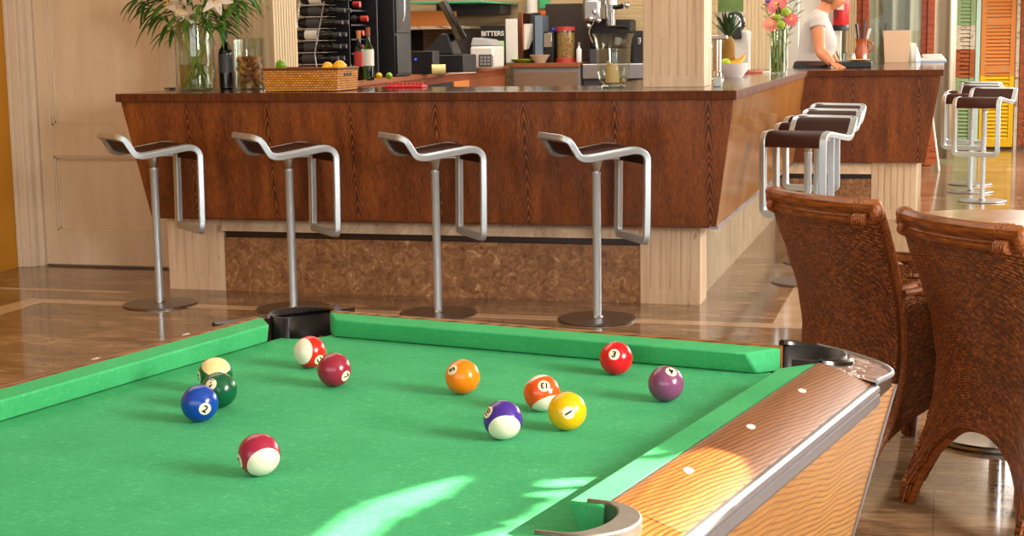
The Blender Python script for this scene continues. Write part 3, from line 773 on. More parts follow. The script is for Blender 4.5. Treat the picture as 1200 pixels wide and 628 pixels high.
def pball(u, v, txt, colr, spot, ang, cap, label, white='#e2dcc4', group='pool balls on the green cloth'):
    d = ray(u, v); c = CAM + d * ((BED + BR - CH) / d.z)
    n = c2w(*spot)
    base = glossy('ball_' + colr[1:], colr); wh = glossy('ball_ivory' + white[1:], white); sp = glossy('ball_spot', '#eadfc0'); ink = plain('ball_ink', '#15120f', .2)
    m = MB(); mats_ = [base, wh, sp, ink]
    # local frame: number spot towards n; stripe axis a
    if cap:
        a = c2w(*cap); 
        n = (n - a * n.dot(a)).normalized() if abs(n.dot(a)) < .75 else n
    else:
        a = n.orthogonal().normalized()
    x = a.cross(n).normalized()
    # sphere with rings round the stripe axis, so the white caps end on a clean edge
    lat = [-90, -80, -70, -60, -51, -46, -41, -36.5, -36, -30, -20, -10, 0, 10, 20, 30, 36, 36.5, 41, 46, 51, 60, 70, 80, 90]
    nn = 48; rr = []
    for L_ in lat:
        q = max(cos(rad(L_)), 1e-3)
        rr.append([(n * cos(2 * PI * i / nn) + x * sin(2 * PI * i / nn)) * q * BR + a * sin(rad(L_)) * BR for i in range(nn)])
    m.rings(rr)
    if cap:
        for fi in range(len(m.f)):
            cc = sum((m.v[k] for k in m.f[fi]), V()) / len(m.f[fi])
            if abs(cc.dot(a)) / cc.length > sin(rad(36.2)): m.mi[fi] = 1
    # number disc as a thin spherical cap
    m.cur = 2; e1 = n.orthogonal().normalized(); e2 = n.cross(e1); SR = .335
    rr = [[(n * cos(t_) + (e1 * cos(2 * PI * i / 32) + e2 * sin(2 * PI * i / 32)) * sin(t_)) * BR * 1.0035 for i in range(32)] for t_ in (.001, SR * .4, SR * .75, SR)]
    rr.append([p / 1.0035 * .999 for p in rr[-1]])
    rr = [list(r) for r in rr]; m.rings(rr, True, False, False)
    # fix winding: outward
    m.cur = 3
    up = (RC.transposed() @ V((0, -1, 0))); up = (up - n * up.dot(n)).normalized(); rt = up.cross(n)
    ca, sa = cos(rad(ang)), sin(rad(ang))
    R_, U_ = rt * ca + up * sa, up * ca - rt * sa
    k = .54 if len(txt) == 1 else .45
    vs, fs = number_mesh(txt, under=txt in ('6', '9'))
    b = m.add([(n + R_ * p.x * k + U_ * p.y * k).normalized() * BR * 1.014 for p in vs])
    for f in fs: m.face([b + i for i in f])
    o = m.obj('pool_ball', mats_, angle=60)
    bm = bmesh.new(); bm.from_mesh(o.data); bmesh.ops.recalc_face_normals(bm, faces=bm.faces)
    for f in bm.faces:
        if f.material_index >= 2 and f.normal.dot(f.calc_center_median()) < 0: f.normal_flip()
    bm.to_mesh(o.data); bm.free()
    o.location = c; tag(o, label, 'pool ball', group); return o
pball(303.6, 532.6, '15', '#9c2140', (-.78, .34), 95, (.47, .51), 'maroon-striped white ball number 15, nearest the camera on the cloth')
pball(233.9, 472.5, '2', '#0c3f9c', (.47, .235), -25, None, 'solid blue ball number 2')
pball(256.6, 457.0, '6', '#0a5434', (-.29, -.40), 178, None, 'solid dark green ball number 6 just behind the blue ball')
pball(252.3, 438.6, '14', '#0d5a34', (-.90, .08), 80, (.16, -.80), 'green-striped ball with white top coloured as lit yellow, behind the solid green ball', white='#e6cf94')  # white yellowed in its colour for the warm light on it
pball(363.0, 412.5, '11', '#d0241c', (.58, .44), 40, (-.60, -.11), 'red-striped white ball number 11 by the far left corner pocket')
pball(391.6, 433.2, '7', '#92243a', (.77, .35), -50, None, 'solid maroon ball number 7 beside the red-striped ball')
pball(542.1, 441.6, '5', '#ee7c0c', (-.58, -.47), 110, None, 'solid orange ball number 5')
pball(589.5, 492.0, '10', '#43298a', (-.75, -.36), 60, (.12, .58), 'purple-striped white ball number 10 left of the yellow ball')
pball(635.2, 460.5, '13', '#e2551a', (.11, -.42), 180, (.35, .84), 'orange-striped white ball number 13 behind the yellow ball')
pball(664.8, 481.6, '1', '#edb40a', (.03, .0), -58, None, 'solid yellow ball number 1')
pball(722.1, 419.7, '3', '#d41420', (-.19, -.29), -12, None, 'solid bright red ball number 3 beside the far cushion')
pball(780.5, 449.6, '4', '#7d4468', (.24, -.74), 185, None, 'solid dusky purple ball number 4, closest to the right rail')

# ------------------------------------------------------------------ wicker armchairs (local: facing +Y, right = +X)
def chair(fy):
    root = thing('wicker_armchair', '', 'armchair', group='wicker armchairs')
    prof = [(0, .268, fy), (.06, .262, fy * .82 - .06), (.14, .250, fy * .5 - .145), (.24, .236, fy * .16 - .235), (.34, .226, -.274), (.44, .225, -.268), (.56, .230, -.284), (.68, .238, -.322), (.78, .246, -.360), (.865, .252, -.395)]
    def pr(z):
        for i in range(len(prof) - 1):
            if z <= prof[i + 1][0]:
                a, b = prof[i], prof[i + 1]; t = (z - a[0]) / (b[0] - a[0]); t = t * t * (3 - 2 * t) * .4 + t * .6
                return a[1] + (b[1] - a[1]) * t, a[2] + (b[2] - a[2]) * t
        return prof[-1][1:]
    def arch(x):            # lower edge of the back skin between the legs
        k = abs(x)
        return .005 if k > .93 else .27 * (1 - (k / .93) ** 2.4) ** .55 + .005
    def back(u, v):
        x = 2 * u - 1
        zl = arch(x); z = zl + (.838 - zl) * v
        hw, y = pr(z)
        bow = .055 * (1 - x * x) * min(1, max(0, (z - .1) / .5))
        return V((x * hw, y - bow, z))
    MB().slab(lambda u, v: back(1 - u, v), 44, 46, .024, .56, .86).obj('back', M['wicker'], root, angle=50)
    # rattan rail along the top with its lower companions
    def line(z, off, r, name, k=1.0, mat='pole'):
        pts = []
        for i in range(21):
            x = -1 + 2 * i / 20; hw, y = pr(min(z, .865)); pts.append(V((x * hw * k, y - .055 * (1 - x * x) - off, z)))
        MB().tube(pts, r, 10).obj(name, M[mat], root)
    line(.862, .004, .0195, 'top_pole', 1.02); line(.822, .012, .0165, 'top_pole', 1.0); line(.842, .012, .0055, 'top_pole'); line(.800, .012, .0055, 'top_pole')
    for s in (1, -1):
        for z, r in ((.862, .0222), (.822, .0190)):     # cane bindings near each end of the rail
            b = MB(); rr = []
            for i in range(5):
                x = s * (.80 + .028 * i); hw, y = pr(.86); c = V((x * hw, y - .055 * (1 - x * x) - (.004 if z > .85 else .012), z))
                for dx, q in ((-.0035, r - .002), (-.002, r), (.002, r), (.0035, r - .002)):
                    rr.append([c + V((s * dx, q * cos(2 * PI * k / 14), q * sin(2 * PI * k / 14))) for k in range(14)])
            b.rings(rr).obj('cane_binding', M['binding'], root)
        hw, y = pr(.86); kb = MB(); kb.ball((s * hw * 1.01, y - .002, .845), (.019, .021, .034), 14, 10); kb.obj('corner_knot', M['binding'], root)
        # leg edging poles down the sides of the back
        pts = [V((s * (pr(z)[0] - .004), pr(z)[1] + .010, z)) for z in [.0, .06, .14, .24, .34, .44, .56, .68, .78, .84]]
        MB().tube(smooth_path(pts, 3), .0145, 10).obj('rear_leg', M['wicker' if False else 'binding'], root)
        # arch edging
    ap = [V((x * pr(arch(x))[0], pr(arch(x))[1] - .055 * (1 - x * x) * max(0, (arch(x) - .1) / .5) + .006, arch(x))) for x in [(-.93 + 1.86 * i / 30) for i in range(31)]]
    MB().tube(ap, .012, 8).obj('arch_pole', M['pole'], root)
    # side skins under the arms with an arched lower edge
    def armz(t): return .60 + .02 * sin(PI * t)
    for s in (1, -1):
        def side(u, v):
            t = u
            x = s * (.232 + .050 * sin(PI * .5 * t))
            zl = .005 if t > .93 else (.03 + .24 * max(0, 1 - abs((t - .46) / .47) ** 2.4) ** .55)
            zt = armz(t) - .02; z = zl + (zt - zl) * v; yr = pr(z)[1] + .015
            return V((x, yr + (.2 - yr) * t, z))
        fn = side if s > 0 else (lambda u, v: side(1 - u, v))
        MB().slab(fn, 34, 26, .02, .6, .6).obj('side', M['wicker'], root, angle=50)
        pts = [V((s * (.232 + .050 * sin(PI * .5 * t)), -.285 + .50 * t, armz(t))) for t in [i / 14 for i in range(15)]]
        am = MB()
        for dx, dz_ in ((-.018, 0), (.0, .009), (.018, 0)): am.tube([p + V((dx, 0, dz_)) for p in pts], .0115, 8)
        am.obj('arm', M['pole'], root)
        for ts in ((.12, .16, .20, .24, .28), (.90, .94, .98)):
            b = MB(); rr = []
            for t0 in ts:
                i = t0 * 14; k = int(i); p = pts[min(k, 14)].lerp(pts[min(k + 1, 14)], i - k)
                for dy, q in ((-.009, .031), (-.005, .034), (.005, .034), (.009, .031)):
                    rr.append([p + V((q * cos(2 * PI * j / 14), dy, q * .62 * sin(2 * PI * j / 14))) for j in range(14)])
            b.rings(rr).obj('cane_binding', M['binding'], root)
        # front leg: wicker-wrapped post
        lg = MB(); rr = []
        for z, r in ((0, .020), (.03, .022), (.06, .026), (.3, .036), (.56, .040), (.60, .034)):
            rr.append([V((s * .275 + r * cos(2 * PI * k / 14), .195 + r * sin(2 * PI * k / 14), z)) for k in range(14)])
        lg.rings(rr, uvs=lambda j, i: (i * .018, j * .12)); lg.obj('front_leg', M['wicker'], root)
    # seat with front apron
    MB().slab(lambda u, v: V(((u - .5) * .46, -.255 + .465 * v, .415 + .012 * sin(PI * u) * sin(PI * v))), 16, 16, .035, .5, .55).obj('seat', M['wicker'], root, angle=50)
    MB().slab(lambda u, v: V(((.5 - u) * .48, .205 - .004 * v, .235 + .15 * v + .06 * (1 - sin(PI * u)) * (v - 1) * .8)), 20, 8, .018, .44, .2).obj('apron', M['wicker'], root, angle=50)
    return root
ch = chair(-.47)
def place(o, topc, Fx, Fy, back=.40):
    k = math.hypot(Fx, Fy); Fx, Fy = Fx / k, Fy / k
    o.location = (topc[0] + back * Fx, topc[1] + back * Fy, 0); o.rotation_euler = (0, 0, math.atan2(-Fx, Fy))
place(ch, (-.345, 4.735), .752, .659, .395)
ch['label'] = 'brown woven rattan armchair right behind the pool table corner, left of the two'
ch2 = chair(-.36); place(ch2, (.048, 4.29), .81, .586, .395); ch2.scale = (1, 1, .985)
ch2['label'] = 'brown woven rattan armchair cut off by the right edge of the photo'
# round table with a chrome pedestal
rt = thing('round_table', 'small round table with dark rim on a wide disc foot, behind the two wicker chairs', 'table', (.205, 5.36, 0))
MB().lathe([(.001, 0), (.232, 0), (.238, .004), (.238, .014), (.232, .02), (.06, .034), (.03, .045), (.001, .045)], n=56).obj('base_plate', M['steel'], rt, angle=25)
MB().lathe([(.028, .03), (.028, .69), (.05, .70), (.05, .705)], n=24).obj('pole', M['chrome'], rt)
MB().lathe([(.001, .705), (.33, .705), (.345, .712), (.345, .722), (.001, .722)], n=64).obj('table_top_core', M['black'], rt, angle=25)
MB().lathe([(.001, .7225), (.352, .7225), (.355, .726), (.352, .731), (.001, .731)], n=64).obj('table_top', M['inlay'], rt, angle=25)
# ------------------------------------------------------------------ on the front worktop
TOPZ = zc
M['shakerglass'] = plain('grey_glass', '#b4bcb8', .15)
def g_on(u, v, z=TOPZ): return on(u, v, z)
def shell(prof, th, n=40):     # glass wall: outer profile up, inner profile down, closed foot
    inner = [(max(r - th, .0005), z + (th if i == 0 else 0)) for i, (r, z) in enumerate(prof)][::-1]
    return MB().lathe([(.0005, prof[0][1])] + prof + inner + [(.0005, prof[0][1] + th)], n=n)
# small ashtray
p = g_on(199, 105.0)
o = MB().lathe([(.0005, 0), (.03, 0), (.036, .012), (.033, .012), (.027, .005), (.0005, .004)], n=28).obj('ashtray', M['steel'])
o.location = p; tag(o, 'small silver ashtray at the left end of the bar top', 'ashtray')
# tall glass vase with lilies
vp = g_on(231, 105.6); S = ppm(vp)
vs = thing('flower_vase', 'large clear glass vase holding white lilies at the left end of the bar', 'vase', vp)
HV = .415
shell([(.085, 0), (.100, .012), (.104, .04), (.104, .25), (.100, .36), (.103, HV)], .004).obj('glass_body', M['thinglass'], vs, angle=50)
MB().lathe([(.0005, .006), (.094, .012), (.0985, .04), (.0985, .143), (.0005, .143)], n=40).obj('water', M['water'], vs, angle=50)
rnd = random.Random(11)
def blade(m, p, d, L, w, droop, n=7):
    """narrow leaf from p along d, drooping"""
    d = V(d).normalized(); sidev = d.cross(V((0, 0, 1)));  sidev = sidev.normalized() if sidev.length > .05 else V((1, 0, 0))
    L1, L2 = [], []
    for i in range(n + 1):
        t = i / n; c = p + d * (L * t) - V((0, 0, 1)) * droop * t * t
        ww = w * (sin(PI * min(1, .08 + t * .92)) ** .7) * .5
        up_ = V((0, 0, w * .18))
        L1.append([c - sidev * ww + up_, c, c + sidev * ww + up_, c - V((0, 0, .0015))])
    m.rings(L1)
def lily_stem(i, top, foot, bloom, leaves, label, grp):
    st = thing('lily_stem', label, 'flower stem', foot, 0, grp)
    q = V(top) - V(foot)
    path = smooth_path([(0, 0, 0), (q.x * .25, q.y * .25, q.z * .4), (q.x * .6, q.y * .6, q.z * .75), tuple(q)], 5)
    MB().tube(path, .0042, 8).obj('stem', M['stem'], st)
    lm = MB()
    for k in range(leaves):
        t = .55 + .45 * k / max(1, leaves - 1); j = int(t * (len(path) - 1)); a = rnd.uniform(0, 2 * PI)
        out = V((cos(a) * 1.0 + q.x * 3, sin(a) * .8, rnd.uniform(-.25, .5)))
        blade(lm, path[j], out, rnd.uniform(.10, .17), rnd.uniform(.016, .027), rnd.uniform(.05, .13))
    if leaves: lm.obj('leaves', M['leaf'], st, angle=80)
    if bloom:
        b = MB(); c = path[-1]; ax = (V(bloom)).normalized(); e1 = ax.orthogonal().normalized(); e2 = ax.cross(e1)
        for k in range(6):
            a = 2 * PI * k / 6; rr = []
            for t_ in range(7):
                t = t_ / 6; out = (e1 * cos(a) + e2 * sin(a)); sd = (e1 * -sin(a) + e2 * cos(a))
                cc = c + ax * (.085 * t - .045 * t * t * t) + out * (.012 + .085 * t * t); ww = .022 * sin(PI * (.12 + .86 * t)) + .001
                rr.append([cc - sd * ww + out * .004, cc - ax * .002, cc + sd * ww + out * .004, cc - ax * .004])
            b.rings(rr)
        b.obj('petals', M['petal'], st, angle=80)
        sm = MB()
        for k in range(5):
            a = 2 * PI * k / 5; tip = c + ax * .07 + (e1 * cos(a) + e2 * sin(a)) * .02; sm.tube([c, tip], .0012, 6); sm.ball(tip, (.003, .003, .006), 8, 6)
        sm.obj('stamens', M['lemon'], st)
    return st
vb = vp + V((0, 0, .02))
def vpt(u, v, dy=0): return at(u, v, vp.y + dy)
LG = 'leafy stems in the large vase'
for i, (u, v, dy, nl) in enumerate(((160, -4, .02, 24), (178, -14, -.05, 24), (192, -22, .06, 20), (282, -8, .02, 22), (296, -12, -.03, 20), (262, -18, .07, 18), (244, -14, -.07, 14), (222, -16, .05, 12))):
    a = 2 * PI * i / 8
    lily_stem(i, vpt(u, v, dy), vb + V((.055 * cos(a), .055 * sin(a), 0)), None, nl, 'green stem with long drooping leaves standing in the large lily vase', LG)
for i, (u, v, dy, ax, lb) in enumerate(((206, -2, -.06, (-.5, -.6, -.35), 'white lily hanging over the left side of the large vase rim'),
                                         (216, 6, -.08, (-.1, -.7, -.5), 'white lily drooping lowest over the front of the large vase'),
                                         (252, -4, -.08, (.4, -.7, -.25), 'white lily above the right side of the large vase'))):
    lily_stem(20 + i, vpt(u, v, dy), vb + V((.02 * (i - 1), -.02, 0)), ax, 3, lb, 'lilies in the large vase')
# dark wine bottle behind the vase
def bottle(name, h, r, glassm, capm, labelm, label, cat='bottle', loc=(0, 0, 0), group=None, labelz=(.28, .58), body=.60, neck=.35):
    b = thing(name, label, cat, loc, 0, group)
    nr = r * neck
    prof = [(.0005, .004), (r * .8, 0), (r, .008), (r, h * body), (r * .93, h * (body + .05)), (r * .6, h * (body + .11)), (nr * 1.08, h * (body + .17)), (nr, h * .82), (nr, h * .985), (nr * 1.12, h * .985), (nr * 1.12, h), (.0005, h)]
    MB().lathe(prof, n=24).obj('glass_body', glassm, b, angle=40)
    MB().lathe([(nr * 1.10, h * .84), (nr * 1.16, h * .84), (nr * 1.2, h * 1.003), (.0005, h * 1.004)], n=20).obj('capsule', capm, b)
    if labelm: MB().lathe([(r * 1.004, h * labelz[0]), (r * 1.012, h * labelz[0]), (r * 1.012, h * labelz[1]), (r * 1.004, h * labelz[1])], n=24).obj('paper_label', labelm, b)
    return b
bottle('wine_bottle', .335, .041, M['darkglass'], M['darkgrey'], M['darkgrey'], 'dark glass wine bottle standing between the lily vase and the cork jar', loc=g_on(266, 104.6))
# jar of corks
jp = g_on(294, 104.4)
jr = thing('glass_jar', 'straight clear glass jar full of wine corks on the bar', 'jar', jp)
shell([(.083, 0), (.088, .008), (.088, .27), (.091, .285)], .0045).obj('glass_body', M['thinglass'], jr, angle=50)
ck = None; placed = []; rnd = random.Random(5)
for k in range(900):
    if len(placed) >= 56: break
    q = V((rnd.uniform(-.062, .062), rnd.uniform(-.062, .062), rnd.uniform(.026, .175)))
    if math.hypot(q.x, q.y) > .060 or any((q - w_).length < .031 for w_ in placed): continue
    placed.append(q)
def cork(mat): return MB().lathe([(.0005, -.019), (.0095, -.019), (.0108, -.016), (.0108, .016), (.0095, .019), (.0005, .019)], n=14)
cmesh = [cork(0).mesh('cork', M['cork']), cork(0).mesh('cork', M['corkdark'])]
for k, q in enumerate(placed):
    o = bpy.data.objects.new('cork', cmesh[k % 2]); COL.objects.link(o); o.location = jp + q
    o.rotation_euler = (rnd.uniform(.5, 2.6), rnd.uniform(-.6, .6), rnd.uniform(0, 6)); tag(o, 'wine cork lying in the glass jar on the bar', 'cork', 'corks in the glass jar')
# honey-coloured wicker basket with citrus
by0, by1 = 7.66, 7.95; bx0, bx1 = at(311, 100, by0).x, at(395, 100, by0).x
bk = thing('wicker_basket', 'rectangular honey-coloured wicker basket of citrus fruit on the bar', 'basket', ((bx0 + bx1) / 2, (by0 + by1) / 2, TOPZ))
hw_, hd_, bh = (bx1 - bx0) / 2, (by1 - by0) / 2, .118
def bwall(m, x0, y0, x1, y1):
    L = math.hypot(x1 - x0, y1 - y0); fl = 1.04
    m.slab(lambda u, v: V(((x0 + (x1 - x0) * u) * (1 + .035 * v), (y0 + (y1 - y0) * u) * (1 + .035 * v), .003 + (bh - .006) * v)), 14, 6, .011, L, bh)
m = MB(); bwall(m, -hw_, -hd_, hw_, -hd_); bwall(m, hw_, -hd_, hw_, hd_); bwall(m, hw_, hd_, -hw_, hd_); bwall(m, -hw_, hd_, -hw_, -hd_)
m.obj('woven_wall', M['honey'], bk, angle=40)
MB().box((-hw_ + .005, -hd_ + .005, .002), (hw_ - .005, hd_ - .005, .012)).obj('woven_floor', M['honey'], bk, smooth=False)
rp = [V((x * 1.035, y * 1.035, bh)) for x, y in ((-hw_, -hd_), (hw_, -hd_), (hw_, hd_), (-hw_, hd_))]
MB().tube([rp[0].lerp(rp[1], t / 6) for t in range(6)] + [rp[1].lerp(rp[2], t / 6) for t in range(6)] + [rp[2].lerp(rp[3], t / 6) for t in range(6)] + [rp[3].lerp(rp[0], t / 6) for t in range(6)], .007, 8, closed=True).obj('rim', M['honey'], bk)
hm = MB()
for k in range(3): hm.box((hw_ * 1.02 - .001, -.055 + .04 * k, bh * .66), (hw_ * 1.03 + .0025, -.03 + .04 * k, bh * .80))
hm.obj('grip_hole', M['black'], bk, smooth=False)
def citrus(name, mat, p, r, label, cat, ang=0, group=None):
    prof = [(.0005, -1.12), (.10, -1.10), (.22, -1.02), (.62, -.78), (.92, -.35), (1.0, 0), (.92, .35), (.62, .78), (.22, 1.02), (.12, 1.14), (.0005, 1.18)]
    o = MB().lathe([(a * r, b * r) for a, b in prof], n=24).obj(name, mat, angle=70)
    o.location = p; o.rotation_euler = (PI / 2 * .9, 0, ang); tag(o, label, cat, group); return o
def inb(u, v, y): return at(u, v, y)
citrus('lime', M['lime'], inb(329.5, 77, 7.80), .031, 'green lime peeping over the left part of the basket', 'lime', .4)
citrus('lemon', M['lemon'], inb(384, 79.5, 7.80), .032, 'lemon lying lower, left of the two lemons in the basket', 'lemon', 1.1)
citrus('lemon', M['lemon'], inb(398, 78, 7.83), .034, 'lemon lying higher, at the right end of the basket', 'lemon', 2.0)
for i, (dx, dy, dz_) in enumerate(((-.11, .02, .05), (-.03, -.05, .05), (.07, .05, .05), (.13, -.04, .05), (-.16, -.06, .05), (.0, .06, .05))):
    citrus('lemon', M['lemon'], V(bk.location) + V((dx, dy, dz_)), .032, 'lemon lying low in the wicker basket, under the topmost fruit', 'lemon', i * .9, 'lemons at the bottom of the basket')
# hurricane glass with a candle
hp = g_on(719, 103)
hg = thing('candle_glass', 'flared clear hurricane glass holding a cream candle beside the stone pillar', 'candle holder', hp)
S = ppm(hp)
shell([(.062, 0), (.066, .010), (.054, .016), (.058, .024), (.074, .04), (.083, .075), (.086, .12), (.089, .2), (.097, .255), (.110, .278)], .004).obj('glass_body', M['thinglass'], hg, angle=50)
cm = MB(); rr = []
for j in range(9):
    z = .028 + .095 * j / 8
    rr.append([V(((.039 - .001 * j) * cos(2 * PI * i / 24), (.039 - .001 * j) * sin(2 * PI * i / 24), z + (-.014 * cos(2 * PI * i / 24) * (j / 8)))) for i in range(24)])
cm.rings(rr); cd = cm.obj('candle', M['wax']); cd.location = hp + V((-.004, 0, 0)); tag(cd, 'burnt-down cream candle with a slanted top inside the hurricane glass', 'candle')
MB().cyl((.0, 0, .118), (.003, .001, .136), .0016, .001, 8).obj('wick', M['black'], cd)
o = MB().ball((0, 0, 0), (.014, .012, .012), 12, 8).obj('wax_lump', M['wax']); o.location = hp + V((.052, .005, .037)); tag(o, 'small lump of wax beside the candle in the hurricane glass', 'wax lump')
# small shaker beside the pillar
sp_ = g_on(841, 101.5)
sk = thing('salt_shaker', 'small square glass shaker with silver cap in front of the tall chrome tower', 'shaker', sp_)
MB().box((-.021, -.021, 0), (.021, .021, .052)).obj('glass_body', M['shakerglass'], sk, bevel=.005)
MB().lathe([(.018, .052), (.021, .054), (.021, .072), (.014, .080), (.0005, .081)], n=20).obj('cap', M['chrome'], sk)
# chrome dispensing tower
tp = g_on(840.5, 94)
tt = thing('drink_tower', 'tall narrow chrome tower with a flat top between pillar and fruit bowl', 'dispenser', tp)
MB().lathe([(.0005, 0), (.04, 0), (.04, .008), (.024, .014), (.024, .235), (.0005, .235)], n=28).obj('column', M['chrome'], tt, angle=30)
MB().box((-.05, -.03, .236), (.06, .03, .262)).obj('head', M['steel'], tt, bevel=.006)
MB().cyl((-.035, 0, .236), (-.035, -.01, .19), .008, .006, 10).obj('spout', M['chrome'], tt)
# fruit bowl with pineapple, bananas, apple
fb = g_on(860, 90.5)
bw = MB().lathe([(.0005, 0), (.05, 0), (.052, .004), (.078, .045), (.091, .098), (.088, .098), (.074, .048), (.048, .010), (.0005, .010)], n=40).obj('fruit_bowl', M['dish'], angle=40)
bw.scale = (1.05, 1.05, .9); bw.location = fb; tag(bw, 'white ceramic bowl of fruit on the side bar top', 'bowl')
S = ppm(fb)
pa = thing('pineapple', 'ripe pineapple with a spiky dark crown standing in the white bowl', 'pineapple', fb + V((-.040, .03, .062)))
pa.scale = (1.12, 1.12, 1.15)
t = NT('pineapple_rind'); uv = t.n('TexCoord').outputs['UV']; rot = t.n('Mapping', Vector=uv, Rotation=(0, 0, PI / 4)).outputs[0]
br = t.n('TexBrick', {'offset': 0.0}, Vector=rot, Scale=1.0, Mortar_Size=.0018, Mortar_Smooth=.9, Brick_Width=.014, Row_Height=.014, Mortar=col('#4a3414'), Color1=col('#b98a34'), Color2=col('#9a7428'))
pm = t.bsdf(br.outputs[0], .6, 0, .3, t.bump(t.math('SUBTRACT', 1.0, br.outputs[1]), .8, .006))
m = MB(); rr = []
for j in range(15):
    z = .17 * j / 14; r = .035 * (max(.02, 1 - abs(2 * j / 14 - 1) ** 3.2)) ** .5 + .004
    rr.append([V((r * cos(2 * PI * i / 24), r * sin(2 * PI * i / 24), z)) for i in range(24)])
m.rings(rr, uvs=lambda j, i: (i * .0112, j * .0122)); m.obj('rind', pm, pa)
m = MB(); rnd = random.Random(3)
for k in range(34):
    a = k * 2.399; lay = k / 34; L = .085 + .07 * sin(PI * min(1, lay + .15)); out = V((cos(a) * (.85 - lay * .8), sin(a) * (.85 - lay * .8), .75 + lay * 1.1))
    blade(m, V((.012 * cos(a), .012 * sin(a), .165 + .015 * lay)), out, L, .020, .02 * (1 - lay))
m.obj('crown', M['darkleaf'], pa, angle=80)
def banana(i, ang, lb, lift):
    m = MB(); path = []; rr = []
    for k in range(13):
        a = rad(-62 + 124 * k / 12); path.append(V((.085 * sin(a), 0, .085 - .085 * cos(a))))
    rad_ = [.004, .006, .011, .014, .0155, .016, .016, .016, .0155, .014, .011, .006, .004]
    m.tube(path, rad_, 7); o = m.obj('banana', M['banana'], angle=60)
    o.location = fb + V((.010 + .004 * i, -.018 + .024 * i, .083 + lift)); o.rotation_euler = (-.5 + .2 * i, -.15, ang); o.scale = (.8, .95, .95)
    tag(o, lb, 'banana', 'bananas in the fruit bowl'); return o
banana(0, .12, 'yellow banana at the front of the white fruit bowl', .0)
banana(1, .0, 'yellow banana in the middle of the bunch in the white bowl', .012)
banana(2, -.15, 'yellow banana at the back of the white bowl near the pineapple', .02)
citrus('apple', M['apple'], fb + V((-.045, -.035, .088)), .032, 'green apple at the left of the fruit bowl', 'apple', .5)
# red-handled knife lying on the bar
k0, k1 = g_on(873, 86.2), g_on(903, 85.2)
kn = thing('bread_knife', 'red-handled knife lying on the bar between the fruit bowl and the pink flowers', 'knife', (k0 + k1) / 2, math.atan2(k1.y - k0.y, k1.x - k0.x))
L_ = (k1 - k0).length
MB().box((-L_ * .5, -.013, .001), (L_ * .15, .013, .021)).obj('handle', M['redhandle'], kn, bevel=.006)
MB().box((L_ * .15, -.012, .006), (L_ * .62, .014, .009)).obj('blade', M['chrome'], kn, bevel=.001)
# vase of pink gerberas
fv = g_on(912, 86.0); S = ppm(fv)
fvs = thing('flower_vase', 'slim clear glass vase of pink and lime-green flowers on the side bar', 'vase', fv)
shell([(.055, 0), (.058, .006), (.058, .28), (.060, .295)], .004).obj('glass_body', M['thinglass'], fvs, angle=50)
MB().lathe([(.0005, .005), (.052, .007), (.053, .19), (.0005, .19)], n=32).obj('water', M['water'], fvs, angle=50)
def daisy(name, u, v, dy, r, mat, label, cat, kind, i, grp):
    top = at(u, v, fv.y + dy); foot = fv + V((.03 * cos(i * 2.4), .03 * sin(i * 2.4), .012))
    st = thing(name, label, cat, foot, 0, grp); q = top - foot
    neckp = V((.042 * cos(i * 1.7 + 1), .042 * sin(i * 1.7 + 1), .27))
    path = smooth_path([(0, 0, 0), (fv + neckp * 1.0 - foot), q * .5 + (fv + neckp - foot) * .5 + V((0, 0, .03)), tuple(q)], 5)
    MB().tube(path, .0042, 8).obj('stem', M['stem'], st)
    ax = V((rnd.uniform(-.2, .2), -.8, .45)).normalized(); e1 = ax.orthogonal().normalized(); e2 = ax.cross(e1)
    b = MB(); c = path[-1]
    if kind == 'gerbera':
        for lay, (n, rr_, lift) in enumerate(((18, 1, 0), (16, .8, .12), (12, .55, .22))):
            for k in range(n):
                a = 2 * PI * (k + .5 * lay) / n; out = e1 * cos(a) + e2 * sin(a); sd = e2 * cos(a) - e1 * sin(a); rings_ = []
                for t_ in range(5):
                    t2 = t_ / 4; w_ = r * .17 * sin(PI * (.15 + .8 * t2)); cc = c + out * r * rr_ * (.12 + .88 * t2) + ax * r * (lift + .16 * t2 - .2 * t2 * t2)
                    rings_.append([cc - sd * w_ + ax * .002, cc, cc + sd * w_ + ax * .002, cc - ax * .0015])
                b.rings(rings_)
        b.obj('petals', mat, st, angle=80); MB().ball(c + ax * r * .12, r * .22, 12, 8).obj('flower_centre', M['lemon'], st)
    else:
        for k in range(60):
            z = 1 - 2 * (k + .5) / 60; a = k * 2.399; d = V((math.sqrt(1 - z * z) * cos(a), math.sqrt(1 - z * z) * sin(a), z)); b.ball(c + d * r * .72, r * .27, 6, 4)
        b.obj('florets', mat, st, angle=80)
    lm = MB(); blade(lm, path[len(path) // 2 + 3], (rnd.uniform(-1, 1), -.3, .5), .1, .02, .02); lm.obj('leaf', M['leaf'], st, angle=80)
GF = 'flowers in the slim vase'
